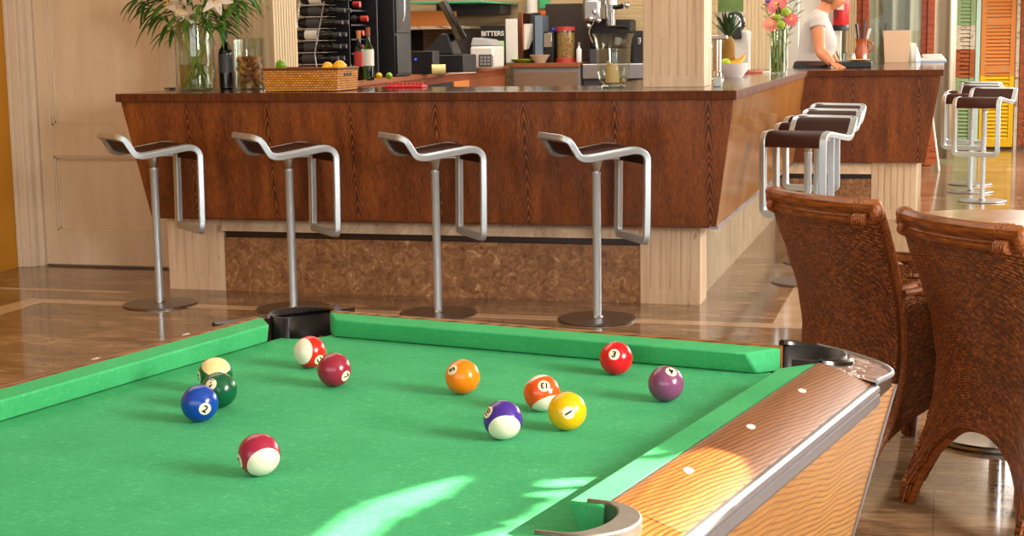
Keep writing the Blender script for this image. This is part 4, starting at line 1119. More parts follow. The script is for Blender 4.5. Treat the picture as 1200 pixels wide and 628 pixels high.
for i, a in enumerate((('gerbera', 904, 28, -.05, .062, M['coral'], 'coral pink gerbera lowest on the left of the slim vase', 'flower', 'gerbera'),
                       ('gerbera', 910, 6, .0, .075, M['pink'], 'largest pink gerbera at the top of the slim vase', 'flower', 'gerbera'),
                       ('gerbera', 927, 23, -.03, .055, M['pink'], 'pink gerbera on the right side of the slim vase', 'flower', 'gerbera'),
                       ('gerbera', 919, -6, .03, .066, M['coral'], 'coral gerbera at the upper edge above the slim vase', 'flower', 'gerbera'),
                       ('chrysanthemum', 915, 29, -.07, .030, M['greenmum'], 'lime-green chrysanthemum low in the middle of the slim vase', 'flower', 'mum'),
                       ('chrysanthemum', 921, 14, -.04, .030, M['greenmum'], 'lime-green chrysanthemum upper right in the slim vase', 'flower', 'mum'),
                       ('chrysanthemum', 911, 20, -.06, .026, M['greenmum'], 'lime-green chrysanthemum between the pink gerberas', 'flower', 'mum'),
                       ('statice', 900, 1, .02, .022, M['violet'], 'small violet flower at the upper left of the slim vase', 'flower', 'mum'))):
    daisy(*a, i, GF)
for i, (u, v, lb) in enumerate(((896, 4, 'leafy green sprig leaning left out of the slim vase'), (934, 2, 'leafy green sprig leaning right out of the slim vase'), (938, 12, 'low leafy sprig on the far right of the slim vase'))):
    top = at(u, v, fv.y + .03); foot = fv + V((.02 * (i - 1), .03, .012)); st = thing('leafy_sprig', lb, 'flower stem', foot, 0, 'sprigs in the slim vase'); q = top - foot
    path = smooth_path([(0, 0, 0), (q.x * .25, q.y * .3, q.z * .55), tuple(q)], 8); MB().tube(path, .003, 6).obj('stem', M['stem'], st)
    lm = MB()
    for k in range(9): blade(lm, path[6 + k], ((-1) ** k * .8, -.2, .8), .065, .017, .012)
    lm.obj('leaves', M['leaf'], st, angle=80)

# ------------------------------------------------------------------ far bar top
tb = g_on(997, 79.2)
ty = thing('drip_tray', 'black slotted tray on the far bar beside the worker\'s hands', 'tray', tb)
MB().box((-.13, -.09, 0), (.16, .10, .045)).obj('body', M['black'], ty, bevel=.006)
sl = MB()
for k in range(9): sl.box((-.115 + .03 * k, -.08, .0452), (-.10 + .03 * k, .09, .049))
sl.obj('slots', M['darkgrey'], ty, smooth=False)
pl_ = MB().lathe([(.0005, 0), (.05, 0), (.085, .012), (.083, .014), (.048, .005), (.0005, .005)], n=32).obj('saucer', M['wax']); pl_.location = tb + V((.06, .01, .0495)); tag(pl_, 'pale yellow saucer on the black tray', 'saucer')
for i, (dx, dy, lb) in enumerate(((.02, .0, 'white salt shaker on the left of the saucer'), (.105, .0, 'white pepper shaker on the right of the saucer'))):
    s_ = thing('shaker', lb, 'shaker', tb + V((dx, dy, .0555 if 0 else .062)), 0, 'shakers on the saucer')
    MB().lathe([(.0005, 0), (.013, 0), (.015, .02), (.011, .036), (.0005, .036)], n=18).obj('body', M['dish'], s_)
    MB().lathe([(.0115, .036), (.012, .044), (.006, .05), (.0005, .05)], n=18).obj('cap', M['chrome'], s_)
jg = g_on(1009, 74.5)
jt = thing('clay_jug', 'brown glazed clay jug holding bar utensils before the window post', 'jug', jg)
MB().lathe([(.0005, 0), (.05, 0), (.062, .04), (.064, .09), (.046, .15), (.043, .18), (.056, .215), (.052, .215), (.039, .18), (.042, .15), (.058, .09), (.055, .04), (.0005, .012)], n=32).obj('body', M['clay'], jt, angle=60)
MB().tube(smooth_path([(.060, 0, .10), (.095, 0, .12), (.095, 0, .17), (.052, 0, .195)], 5), .008, 8).obj('handle', M['clay'], jt)
for i, (dx, ln, mt, lb) in enumerate(((-.02, .33, 'black', 'black utensil standing upright in the brown jug'), (.012, .36, 'darkgrey', 'dark grey utensil in the middle of the brown jug'), (.03, .29, 'white', 'white-handled utensil leaning right in the brown jug'))):
    u_ = MB(); u_.tube([(0, 0, .0), (dx * .8, 0, ln * .55)], .006, 8); u_.tube([(dx * .8, 0, ln * .55), (dx * 1.9, 0, ln)], [.010, .013], 8)
    o = u_.obj('bar_utensil', M[mt]); o.location = jg + V((dx * .4, .004 * i, .013)); tag(o, lb, 'utensil', 'utensils in the brown jug')
mp = g_on(1050.5, 73.5); S = ppm(mp)
mb = thing('menu_stand', 'tan menu board standing upright on the far bar top', 'menu', mp)
w1, w2, hh = 13.5 / S, 16 / S, 37.5 / S
m = MB(); m.hexa([V((-w1, -.006, 0)), V((w1, -.006, 0)), V((w1, .008, 0)), V((-w1, .008, 0)), V((-w2, .035, hh)), V((w2, .035, hh)), V((w2, .049, hh)), V((-w2, .049, hh))])
m.obj('board', M['tan'], mb, smooth=False, bevel=.003); MB().box((-w1, .008, 0), (w1, .09, .012)).obj('foot', M['tan'], mb, bevel=.002)
np_ = g_on(1073, 72.5)
nh = thing('napkin_holder', 'steel napkin holder with white napkins right of the tan menu board', 'napkin holder', np_)
MB().hexa([V((-.035, -.03, 0)), V((.045, -.03, 0)), V((.045, .03, 0)), V((-.035, .03, 0)), V((-.05, -.02, .175)), V((.0, -.02, .165)), V((.0, .02, .165)), V((-.05, .02, .175))]).obj('napkins', M['paper'], nh, smooth=False, bevel=.003)
MB().hexa([V((.0, -.035, 0)), V((.052, -.035, 0)), V((.052, .035, 0)), V((.0, .035, 0)), V((.0, -.03, .13)), V((.012, -.03, .13)), V((.012, .03, .13)), V((.0, .03, .13))]).obj('steel_side', M['chrome'], nh, smooth=False, bevel=.003)
pp = g_on(1093, 73.0)
ptr = MB().box((-.11, -.12, 0), (.12, .12, .015)).obj('serving_tray', plain('blue_tray', '#8fa4c0', .4)); ptr.location = pp; tag(ptr, 'pale blue tray at the right end of the far bar', 'tray')
for k in range(4):
    o = MB().box((-.10 + .006 * k, -.10, 0), (.105 - .01 * k, .10, .013)).obj('folded_napkin', M['paper'], bevel=.004); o.location = pp + V((.004 * (-1) ** k, 0, .0155 + .0138 * k)); o.rotation_euler = (0, 0, .06 * (-1) ** k)
    tag(o, 'folded white cloth in the pile on the pale blue tray', 'napkin', 'folded white cloths on the blue tray')
bottle('small_bottle', .115, .022, M['greenglass'], M['stem'], None, 'small green bottle beside the worker\'s hands', loc=g_on(980.5, 76.0))
for i, (u, v, lb) in enumerate(((987, 75.0, 'clear tumbler left of the brown jug'), (992, 74.2, 'clear tumbler next to the brown jug, the farther one'))):
    o = shell([(.028, 0), (.034, .09)], .003, 24).obj('tumbler', M['thinglass'], angle=50); o.location = g_on(u, v); tag(o, lb, 'glass', 'tumblers on the far bar')
# ------------------------------------------------------------------ back bar (work counters behind the front run)
BT = 1.10
lw = thing('work_counter', 'brown wooden work counter running back on the left inside the bar', 'counter')
pr_ = [V((-3.56, 9.25, 0)), V((-4.04, 14.60, 0))]          # its open right-hand side
m = MB(); m.prism([(-4.40, 9.25), (-3.56, 9.25), (-4.04, 14.60), (-4.90, 14.60)], BT - .035, BT); m.obj('counter_top', M['cabwood'], lw, smooth=False, bevel=.004)
MB().prism([(-4.38, 9.30), (-3.60, 9.30), (-4.08, 14.58), (-4.88, 14.58)], 0, BT - .036).obj('carcass', M['postwood'], lw, smooth=False)
d_ = (pr_[1] - pr_[0]).normalized(); n_ = V((d_.y, -d_.x, 0))
def front_board(name, t0, t1, z0, z1, mat, off=.0):
    a, b = pr_[0] + d_ * t0 - n_ * (.04 - off), pr_[0] + d_ * t1 - n_ * (.04 - off)
    m = MB(); m.hexa([V((a.x, a.y, z0)), V((a.x + n_.x * .02, a.y + n_.y * .02, z0)), V((b.x + n_.x * .02, b.y + n_.y * .02, z0)), V((b.x, b.y, z0)), V((a.x, a.y, z1)), V((a.x + n_.x * .02, a.y + n_.y * .02, z1)), V((b.x + n_.x * .02, b.y + n_.y * .02, z1)), V((b.x, b.y, z1))])
    return m.obj(name, mat, lw, smooth=False, bevel=.003)
for k, (t0, t1, mt) in enumerate(((.1, 1.5, 'cabwood'), (1.55, 2.9, 'trouser'), (2.95, 3.55, 'orangebox'), (3.6, 5.2, 'cabwood'))):
    front_board('cupboard_door', t0, t1, .15, BT - .09, M[mt])
br_ = thing('back_unit', 'grey-brown back bar unit below the books and jars', 'cabinet')
xl_, xm_, xr_ = at(600, 75, 14.62).x, at(679, 75, 14.62).x, at(752, 75, 14.62).x
MB().box((xl_ + .01, 14.62, 0), (xm_, 15.38, 1.075)).obj('carcass', M['grey'], br_, smooth=False)
MB().box((xl_ + .005, 14.58, 1.075), (xm_ + .005, 15.39, 1.115)).obj('counter_top', M['cabwood'], br_, smooth=False, bevel=.004)
MB().box((xl_ + .02, 14.60, .12), (xm_ - .01, 14.62, 1.03)).obj('front_panel', plain('taupe_panel', '#7d6450', .45), br_, smooth=False, bevel=.003)
sr = thing('steel_unit', 'stainless steel back bar unit under the coffee machine', 'cabinet')
MB().box((xm_ + .02, 14.70, 0), (xr_ + .35, 15.38, .96)).obj('carcass', M['darkgrey'], sr, smooth=False)
MB().box((xm_ + .02, 14.66, .96), (xr_ + .35, 15.39, 1.10)).obj('steel_top', M['steel'], sr, smooth=False, bevel=.006)

def box_at(u0, u1, vt, vb, y, dep, z0=None):
    """extents in metres of an upright box seen between these photograph columns/rows"""
    a, b = at(u0, vb, y), at(u1, vt, y); zb_ = z0 if z0 is not None else a.z
    return (a.x, y, zb_), (b.x, y + dep, at((u0 + u1) / 2, vt, y).z)
def simple(name, ext, mat, label, cat, group=None, bevel=.004):
    (x0, y0, z0), (x1, y1, z1) = ext; c = V(((x0 + x1) / 2, (y0 + y1) / 2, z0))
    o = MB().box((x0 - c.x, y0 - c.y, 0), (x1 - c.x, y1 - c.y, z1 - z0)).obj(name, mat, bevel=bevel); o.location = c
    return tag(o, label, cat, group)
# wine rack with lying bottles: wavy steel sides
ry = 9.45
ra, rb_ = at(348, 60, ry).x, at(382, 60, ry).x
RH = .66
rk = thing('wine_rack', 'steel wire wine rack of dark bottles on the work counter beside the left pillar', 'wine rack', (ra, ry, BT))
wd = rb_ - ra
for (u0, u1, u2) in ((380, 369, 373), (351, 344, 347)):
    for y in (-.062, .22):
        zz = [at(u0, 2, ry + y) - V((ra, ry, BT)), at(u1, 62, ry + y) - V((ra, ry, BT)), at(u2, 84, ry + y) - V((ra, ry, BT))]
        zz[2].z = .0; MB().tube(zz, .0045, 8).obj('side_rod', M['chrome'], rk)
for k in range(8):
    for y in (0, .16): MB().tube([(-.01, y, .028 + .076 * k), (wd + .01, y, .028 + .076 * k)], .0035, 6).obj('cross_bar', M['chrome'], rk)
MB().box((-.04, .24, 0), (wd + .07, .25, RH)).obj('back_panel', M['black'], rk, smooth=False)
proto = bottle('wine_bottle', .30, .0335, M['darkglass'], M['darkgrey'], M['darkgrey'], 'x', labelz=(.2, .5))
names6 = ('lowest', 'second lowest', 'third lowest', 'fourth lowest', 'fifth lowest', 'sixth lowest', 'seventh lowest', 'topmost')
k = 0
for r_ in range(8):
    for c_, yy in enumerate((-.005, .10)):
        p = V((ra - .035 + .012 * r_, ry + yy + .03, BT + .032 + .076 * r_ + .0335)); rot = Euler((0, rad(90), rad(-4 + 3 * (r_ % 3))))
        lb = f'dark wine bottle lying {"at the front" if c_ == 0 else "behind"} in the {names6[r_]} row of the wire rack'
        if k == 0: b = proto; b.location = p; b.rotation_euler = rot; b['label'] = lb; b['group'] = 'bottles lying in the wire rack'
        else: b = dup(proto, p, rot, lb, 'bottles lying in the wire rack')
        if r_ in (3, 6) and c_ == 0:
            for chd in list(b.children):
                if chd.name.startswith('paper_label'): chd.data = chd.data.copy(); chd.data.materials[0] = M['label']; chd['label'] = 'white paper label'
        k += 1
# second stack: red-capped bottles on a dark shelf rack
sx, sy = at(399, 40, 9.78).x, 9.78
sh = thing('bottle_shelf', 'dark box shelf of red-capped bottles between the wire rack and the tall black cooler', 'shelf', (sx, sy, BT))
W2 = at(420, 40, sy).x - sx
fm = MB(); fm.box((-.16, .30, 0), (W2 + .02, .32, .66))
for z in (0, .16, .255, .35, .445, .54, .64): fm.box((-.16, .0, z), (W2 - .05, .31, z + .010))
fm.obj('shelves', M['black'], sh, smooth=False)
MB().box((-.172, 0, 0), (-.161, .32, .66)).obj('end_board', M['black'], sh, smooth=False)
redp = bottle('wine_bottle', .30, .034, M['darkglass'], M['redcap'], None, 'x', neck=.45)
rows = ('lower', 'second', 'third', 'upper', 'top'); k = 0
for r_, z in enumerate((.172, .267, .362, .457, .552)):
    for c_ in range(2):
        p = V((sx + W2 - .30 - (.0, .045)[c_] + .02 * (r_ % 3), sy + .06 + .12 * c_, BT + z + .0345)); rot = Euler((0, rad(90), rad((-1) ** r_ * 3)))
        lb = f'red-capped wine bottle, {("front", "rear")[c_]} one on the {rows[r_]} shelf of the dark box'
        if k == 0: b = redp; b.location = p; b.rotation_euler = rot; b['label'] = lb; b['group'] = 'red-capped bottles on the box shelf'
        else: b = dup(redp, p, rot, lb, 'red-capped bottles on the box shelf')
        k += 1
for i in range(3):
    bottle('small_bottle', .135, .021, M['darkglass'], M['yellowcap' if i % 2 else 'dish'], M['label'], ('small pale-capped bottle at the left below the red-capped bottles', 'small yellow-capped bottle in the middle below the red-capped bottles', 'small pale-capped bottle at the right below the red-capped bottles')[i], loc=(sx - .02 + .052 * i, sy + .05, BT + .0105), group='small bottles on the box shelf')
# two standing bottles in front
wbp = on(432.5, 90.2, BT)
bottle('wine_bottle', .335, .034, M['greenglass'], M['corkdark'], M['label'], 'green glass wine bottle with a white label standing right of the wicker basket', loc=(at(432.5, 88, 9.40).x, 9.40, BT), body=.56)
bottle('wine_bottle', .315, .033, M['darkglass'], M['cork'], M['redcap'], 'dark wine bottle with pale neck seal just left of the green bottle', loc=(at(421.5, 88, 9.50).x, 9.50, BT))
# tall black cooler with glass edge
e0 = box_at(426, 462, 2, 88, 10.25, .34, BT); e0 = (e0[0], (e0[1][0], e0[1][1], 1.95))
cl = thing('drinks_cooler', 'tall black drinks cooler standing behind the green wine bottle', 'cooler', ((e0[0][0] + e0[1][0]) / 2, 10.42, BT))
hw2 = (e0[1][0] - e0[0][0]) / 2
MB().box((-hw2, -.17, .0), (hw2, .17, .85)).obj('body', M['black'], cl, bevel=.01)
MB().box((hw2 + .001, -.165, .30), (hw2 + .012, .10, .85)).obj('glass_door', M['black'], cl, bevel=.003)
MB().box((hw2 + .001, -.165, .02), (hw2 + .012, .10, .285))  .obj('lower_panel', M['black'], cl, bevel=.003)
MB().tube(smooth_path([(hw2 + .014, -.13, .33), (hw2 + .045, -.10, .42), (hw2 + .045, -.10, .58), (hw2 + .014, -.13, .68)], 6), .007, 8).obj('door_handle', M['chrome'], cl)
for u, v, nm, mt, lb in ((444, 88, 'lemon', 'lemon', 'small lemon beside the tall black cooler'), (456, 89, 'lime', 'lime', 'small lime at the foot of the tall black cooler')):
    c_ = at(u, v, 9.62); citrus(nm, M[mt], V((c_.x, 9.62, BT + .023)), .022, lb, nm, .7)
# red bar things glimpsed behind the worktop
rs = thing('bar_mat', 'red ridged bar mat on the rear edge of the front worktop', 'bar mat', (at(476, 99, 8.25).x, 8.25, TOPZ))
MB().box((-.11, -.05, 0), (.11, .05, .012)).obj('mat', M['red'], rs, bevel=.003)
mm = MB()
for k in range(9): mm.lathe([(.009, .012), (.009, .026), (.0005, .027)], (-.09 + .0225 * k, 0, 0), 10)
mm.obj('studs', M['red'], rs)
# till
ty_ = 11.6
tl = thing('till_terminal', 'black touch-screen till with a tilted monitor seen from its side', 'till', (at(522, 70, ty_).x, ty_, BT))
S = ppm((at(522, 70, ty_).x, ty_, 1.2))
MB().box((-.20, -.15, 0), (.19, .20, .135)).obj('cash_drawer', M['black'], tl, bevel=.006)
MB().hexa([V((-.17, -.08, .135)), V((.10, -.08, .135)), V((.10, .12, .135)), V((-.17, .12, .135)), V((-.02, -.05, .30)), V((.04, -.05, .30)), V((.04, .09, .30)), V((-.02, .09, .30))]).obj('stand', M['black'], tl, smooth=False, bevel=.012)
Rm = Euler((0, rad(-28), rad(24))).to_matrix().to_4x4()
mo = MB().box((-.018, -.17, -.16), (.018, .17, .16)).obj('monitor', M['blackgloss'], tl, bevel=.006); mo.matrix_local = Matrix.Translation((.055, .02, .40)) @ Rm
scn = MB().box((.0185, -.145, -.135), (.0195, .145, .135)).obj('screen', plain('grey_screen', '#8a8680', .25), mo)
ld = MB().ball((0, 0, 0), (.008, .005, .008), 12, 8)
pb = simple('receipt_printer', box_at(477, 507, 60, 82, 11.0, .16, BT), M['black'], 'low black box with a blue light left of the till', 'printer')
ld.obj('blue_light', M['blueled'], pb).location = (-.03, -.085, .11)
rl = thing('paper_roll', 'pale yellow paper roll lying on the work counter before the till', 'paper roll', (at(514, 78, 10.9).x, 10.9, BT + .036), rad(20))
MB().lathe([(.012, -.05), (.036, -.05), (.036, .05), (.012, .05), (.012, -.05)], n=28, R=Euler((0, PI / 2, 0)).to_matrix()).obj('roll', plain('yellow_paper', '#d9cf8a', .7), rl)
for i, (u, y) in enumerate(((535, 11.25), (545, 11.3))):
    o = simple('paper_slip', ((at(u, 78, y).x - .07, y, BT), (at(u, 78, y).x + .06, y + .1, BT + .002)), M['paper'], ('paper slip beside the yellow roll, the nearer one', 'paper slip farther right before the white machine')[i], 'paper', 'paper slips on the work counter', .0)
# white printer
py = 12.9; pe = box_at(551, 578, 44, 80, py, .34, BT)
pr2 = thing('office_printer', 'white office printer with a grey sloping lid behind the till', 'printer', ((pe[0][0] + pe[1][0]) / 2, py + .17, BT)); hw3 = (pe[1][0] - pe[0][0]) / 2
MB().box((-hw3, -.17, 0), (hw3, .17, .19)).obj('body', M['white'], pr2, bevel=.02)
MB().hexa([V((-hw3, -.16, .192)), V((hw3, -.16, .192)), V((hw3, .16, .192)), V((-hw3, .16, .192)), V((-hw3 * .9, -.13, .265)), V((hw3 * .55, -.13, .245)), V((hw3 * .55, .13, .245)), V((-hw3 * .9, .13, .265))]).obj('lid', M['grey'], pr2, smooth=False, bevel=.012)
MB().box((-.02, -.20, .02), (hw3 * .9, -.172, .12)).obj('keypad', M['darkgrey'], pr2, bevel=.004)
kk = MB()
for i in range(4):
    for j in range(3): kk.box((-.005 + .032 * i, -.206, .03 + .028 * j), (.018 + .032 * i, -.2, .05 + .028 * j))
kk.obj('keys', M['grey'], pr2, smooth=False)
# shelf, crate and glass shelf on the back wall, left
cr0 = box_at(478, 524, 13, 31, 14.3, .3)
cr = thing('wooden_crate', 'orange wooden crate on the wall shelf behind the till', 'crate', ((cr0[0][0] + cr0[1][0]) / 2, 14.45, cr0[0][2])); hw4 = (cr0[1][0] - cr0[0][0]) / 2; hh4 = cr0[1][2] - cr0[0][2]
for nm, lo, hi in (('board', (-hw4, -.15, 0), (hw4, -.135, hh4)), ('board', (-hw4, .135, 0), (hw4, .15, hh4)), ('board', (-hw4, -.134, 0), (-hw4 + .015, .134, hh4)), ('board', (hw4 - .015, -.134, 0), (hw4, .134, hh4)), ('floor_board', (-hw4 + .015, -.134, 0), (hw4 - .015, .134, .012))):
    MB().box(lo, hi).obj(nm, M['orangebox'], cr, smooth=False, bevel=.002)
ws = thing('wall_shelf', 'long dark wall shelf carrying the orange crate', 'shelf', ((cr0[0][0] + cr0[1][0]) / 2, 14.9, cr0[0][2]))
MB().box((-hw4 - .25, -.62, -.03), (hw4 + .05, .51, -.001)).obj('board', M['sh_white'], ws, smooth=False, bevel=.003)
for x in (-.45, .2): MB().box((x, -.5, -.32), (x + .03, .51, -.031)).obj('bracket', M['darkgrey'], ws, smooth=False)
gz = at(515, 3, 14.0).z
gs = thing('glass_shelf', 'green-edged glass shelf above the orange crate', 'shelf', (at(515, 3, 14.0).x, 14.7, gz))
MB().box((-.36, -.6, -.005), (.38, .71, .012)).obj('glass_plate', M['greenlit'], gs, bevel=.002)
MB().box((-.36, .3, -.10), (.30, .71, -.006)).obj('support', M['darkgrey'], gs, smooth=False)
# things on the grey-brown unit
UB = 1.1155
yb_ = 14.75
def ub(u): return at(u, 70, yb_).x
def lettering(txt, size, mat, parent, loc, rot):
    cu = bpy.data.curves.new('t', 'FONT'); cu.body = txt; cu.size = size; cu.align_x = 'CENTER'; cu.align_y = 'CENTER'; cu.extrude = .0008; cu.offset = size * .02
    o = bpy.data.objects.new('t', cu); COL.objects.link(o); bpy.context.view_layer.update()
    me = bpy.data.meshes.new_from_object(o.evaluated_get(bpy.context.evaluated_depsgraph_get())); bpy.data.objects.remove(o)
    me.materials.clear(); me.materials.append(mat); r = bpy.data.objects.new('lettering', me); COL.objects.link(r); r.parent = parent; r.location = loc; r.rotation_euler = rot; return r
bkx = at(578, 50, 14.2).x; bkz0 = BT
bo = thing('cocktail_book', 'dark book with pale capital lettering standing behind the white printer', 'book', (bkx, 14.2, bkz0))
hwB = 15 / ppm((bkx, 14.2, 1.3)); hB = at(578, 30, 14.2).z - bkz0
MB().box((-hwB, -.015, 0), (hwB, .015, hB)).obj('cover', M['black'], bo, bevel=.002)
MB().box((hwB * .2, -.0155, hB * .12), (hwB * .9, -.0152, hB * .62)).obj('picture', M['foliage'], bo, smooth=False)
lettering('BITTERS', .062, M['label'], bo, (0, -.0165, hB * .80), (PI / 2, 0, 0))
simple('box_file', ((ub(593), yb_, UB), (ub(608) - .01, yb_ + .28, at(600, 22, yb_).z)), M['shade'], 'white box file standing at the left end of the back unit', 'file')
mh = thing('magazine_rack', 'copper-edged rack of slanting papers on the back unit', 'rack', (ub(617), yb_ + .14, UB)); hM = at(617, 15, yb_).z - UB
MB().box((ub(608) - ub(617), -.14, 0), (ub(608) - ub(617) + .045, .14, hM)).obj('side', plain('copper', '#b8744c', .3, 1), mh, bevel=.003)
MB().box((ub(626) - ub(617) - .01, -.14, 0), (ub(626) - ub(617), .14, hM)).obj('side', M['darkgrey'], mh, bevel=.003)
MB().box((ub(608) - ub(617) + .045, .12, 0), (ub(626) - ub(617) - .01, .14, hM)).obj('back_board', M['darkgrey'], mh, bevel=.003)
for i in range(4):
    o = MB().box((-.075, -.002, -.12), (.0, .002, .12)).obj('paper_sheet', M['paper']); o.location = (ub(618) + .012 * i, yb_ + .05 + .02 * i, UB + .24); o.rotation_euler = (0, rad(16 + 3 * i), 0); tag(o, 'white sheet slanting in the copper-edged rack', 'paper', 'sheets in the rack')
simple('cardboard_folder', ((ub(627), yb_, UB), (ub(636), yb_ + .25, at(630, 18, yb_).z)), plain('blue_grey_card', '#6f7f8f', .6), 'tall blue-grey folder right of the slanting papers', 'folder')
nd = thing('bar_caddy', 'dark bar caddy with chrome front between folder and corn jar', 'caddy', (ub(643), yb_ + .1, UB)); hC = at(642, 37, yb_).z - UB
MB().box((-.055, -.08, 0), (.045, .10, hC)).obj('body', M['black'], nd, bevel=.006)
MB().box((-.05, -.092, hC * .5), (.03, -.081, hC * .95)).obj('chrome_front', M['chrome'], nd, bevel=.003)
ld2 = MB().ball((0, 0, 0), .02, 12, 8).obj('blue_cap', plain('blue_plastic', '#3038c8', .3), nd); ld2.location = (.03, -.02, hC + .018)
cj = thing('glass_jar', 'tall jar of pale nuts with red lid band on the back unit', 'jar', (ub(660), yb_ + .11, UB)); rJ = 11.5 / ppm((ub(660), yb_, 1.2)); hJ = at(660, 33, yb_).z - UB
t = NT('nut_filling'); vo = t.n('TexVoronoi', Vector=t.coord('Object'), Scale=70.0)
M['nuts'] = t.bsdf(t.mix(.85, t.ramp(vo.outputs[0], [(.0, '#d8b070'), (.6, '#a9743a'), (1, '#5f3a18')]), '#ffffff', 'MULTIPLY'), .5)
MB().lathe([(.0005, .012), (rJ * .95, .012), (rJ * .95, hJ * .86), (.0005, hJ * .9)], n=28).obj('nut_filling', M['nuts'], cj)['kind'] = 'stuff'
shell([(rJ * .98, 0), (rJ, .01), (rJ, hJ * .94)], .003, 28).obj('glass_body', M['thinglass'], cj, angle=50)
MB().lathe([(rJ * 1.03, hJ * .93), (rJ * 1.03, hJ * 1.04), (.0005, hJ * 1.05)], n=28).obj('lid', M['redcap'], cj)
MB().lathe([(rJ * 1.005, 0.0), (rJ * 1.015, 0), (rJ * 1.015, hJ * .12), (rJ * 1.005, hJ * .12)], n=28).obj('red_band', M['redcap'], cj)
o = bottle('small_bottle', .19, .026, M['dish'], M['grey'], None, 'pale small bottle right of the nut jar', loc=(ub(677), yb_ + .06, UB))
bl = MB().lathe([(.0005, 0), (.05, 0), (.10, .075), (.095, .077), (.046, .008), (.0005, .008)], n=32).obj('bowl', M['cream']); bl.location = (ub(634), yb_ - .05, UB); tag(bl, 'cream bowl before the dark caddy on the back unit', 'bowl')
dsh = MB().lathe([(.0005, 0), (.06, 0), (.12, .035), (.117, .038), (.058, .006), (.0005, .006)], n=32).obj('dish', M['greenmum']); dsh.scale = (1, .8, 1); dsh.location = (ub(614), yb_ - .02, UB); tag(dsh, 'flat green dish left of the cream bowl', 'dish')
# dark board on the back wall and small things hung above
bd = simple('dark_board', ((at(640, 40, 15.38).x, 15.36, 1.12), (at(713, 40, 15.38).x, 15.415, at(676, 4, 15.38).z)), plain('dark_brown_board', '#3a2c24', .6), 'large dark board on the plank wall behind the coffee machine', 'board')
tw_ = thing('paper_towel', 'white paper roll on a wall holder above the copper-edged rack', 'paper roll', (at(622, 8, 15.2).x, 15.25, at(622, 17, 15.2).z))
MB().lathe([(.02, 0), (.055, 0), (.055, .25), (.02, .25), (.02, 0)], n=28).obj('roll', M['paper'], tw_)
MB().cyl((0, 0, -.02), (0, 0, .3), .008).obj('rod', M['chrome'], tw_); MB().box((-.02, 0, -.025), (.02, .17, -.015)).obj('bracket', M['chrome'], tw_)
ps = thing('wall_card', 'small green card with orange foot on the wall above the nut jar', 'sign', (at(638, 4, 15.4).x, 15.39, at(638, 18, 15.4).z))
MB().box((-.055, -.006, .07), (.055, .008, .3)).obj('card', plain('green_card', '#4fc07c', .5), ps, bevel=.002); MB().box((-.055, -.03, .0), (.035, .02, .045)).obj('orange_foot', plain('orange_plastic', '#e0702a', .4), ps, bevel=.008)
# coffee machine
cmx = at(716, 50, 14.85).x
cf = thing('coffee_machine', 'chrome espresso machine with black-handled levers behind the hurricane glass', 'coffee machine', (cmx, 15.0, 1.10))
MB().box((-.22, -.14, .0), (.15, .30, .14)).obj('base', M['darkgrey'], cf, bevel=.015)
MB().box((-.26, .08, .14), (.16, .30, .42)).obj('back_body', M['black'], cf, bevel=.02)
MB().box((-.28, -.16, .40), (-.10, .20, .62)).obj('steam_box', M['steel'], cf, bevel=.03)
MB().cyl((-.02, -.05, .36), (-.02, -.05, .56), .05, .06, 20).obj('group_head', M['chrome'], cf)
MB().cyl((-.02, -.05, .56), (-.02, -.05, .66), .075, .07, 20).obj('boiler_cap', M['chrome'], cf)
MB().tube([(.0, -.07, .53), (.13, -.16, .545)], [.022, .026], 12).obj('lever_handle', M['blackgloss'], cf)
MB().ball((.165, -.185, .55), .030, 14, 10).obj('lever_knob', M['chrome'], cf)
MB().tube(smooth_path([(-.02, -.06, .36), (.08, -.14, .345), (.17, -.18, .335)], 5), [.011] * 5 + [.015] * 6, 10).obj('filter_handle', M['blackgloss'], cf)
kb = MB()
for x, z in ((-.19, .43), (-.15, .49), (-.11, .41), (-.21, .36)): kb.ball((x, -.19, z), .026, 12, 8)
kb.obj('tap_knob', M['chrome'], cf); kb2 = MB(); kb2.tube(smooth_path([(-.16, -.18, .40), (-.2, -.22, .3), (-.17, -.2, .2)], 5), .008, 8); kb2.obj('steam_pipe', M['chrome'], cf)
bx = simple('coffee_grinder', ((at(742, 50, 14.9).x, 14.9, 1.10), (at(768, 50, 14.9).x, 15.2, at(745, 36, 14.9).z)), M['black'], 'black coffee grinder half hidden by the right stone pillar', 'grinder')
MB().box((-.06, -.17, .18), (-.03, -.151, .24)).obj('switch', M['chrome'], bx, bevel=.003)
# white machine with black arched handle beyond the fruit bowl
cb = thing('service_cabinet', 'white cabinet behind the side bar under the arched-handle machine', 'cabinet', (-1.63, 13.15, 0))
MB().box((-.2, -.3, 0), (.25, .3, 1.02)).obj('carcass', M['white'], cb, bevel=.006); MB().box((-.205, -.305, 1.02), (.255, .305, 1.05)).obj('top', M['steel'], cb, bevel=.004)
jm = thing('juice_press', 'white juice press with black arched handle behind the pineapple', 'juicer', (at(864, 60, 13.0).x, 13.0, 1.05))
MB().box((-.10, -.10, 0), (.10, .12, .34)).obj('body', M['white'], jm, bevel=.02)
MB().box((-.03, -.14, .27), (.05, -.10, .37)).obj('spout', M['black'], jm, bevel=.008)
MB().tube([V((-.02 + .075 * cos(a), -.05, .40 + .085 * sin(a))) for a in [rad(-60 + 190 * k / 16) for k in range(17)]], .013, 10).obj('handle', M['blackgloss'], jm)
MB().tube([V((-.02 + .055 * cos(a), -.05, .40 + .065 * sin(a))) for a in [rad(-60 + 200 * k / 16) for k in range(17)]], .008, 10).obj('inner_ring', M['chrome'], jm)
MB().box((-.06, -.07, .33), (.0, .0, .44)).obj('neck', M['dish'], jm, bevel=.01)
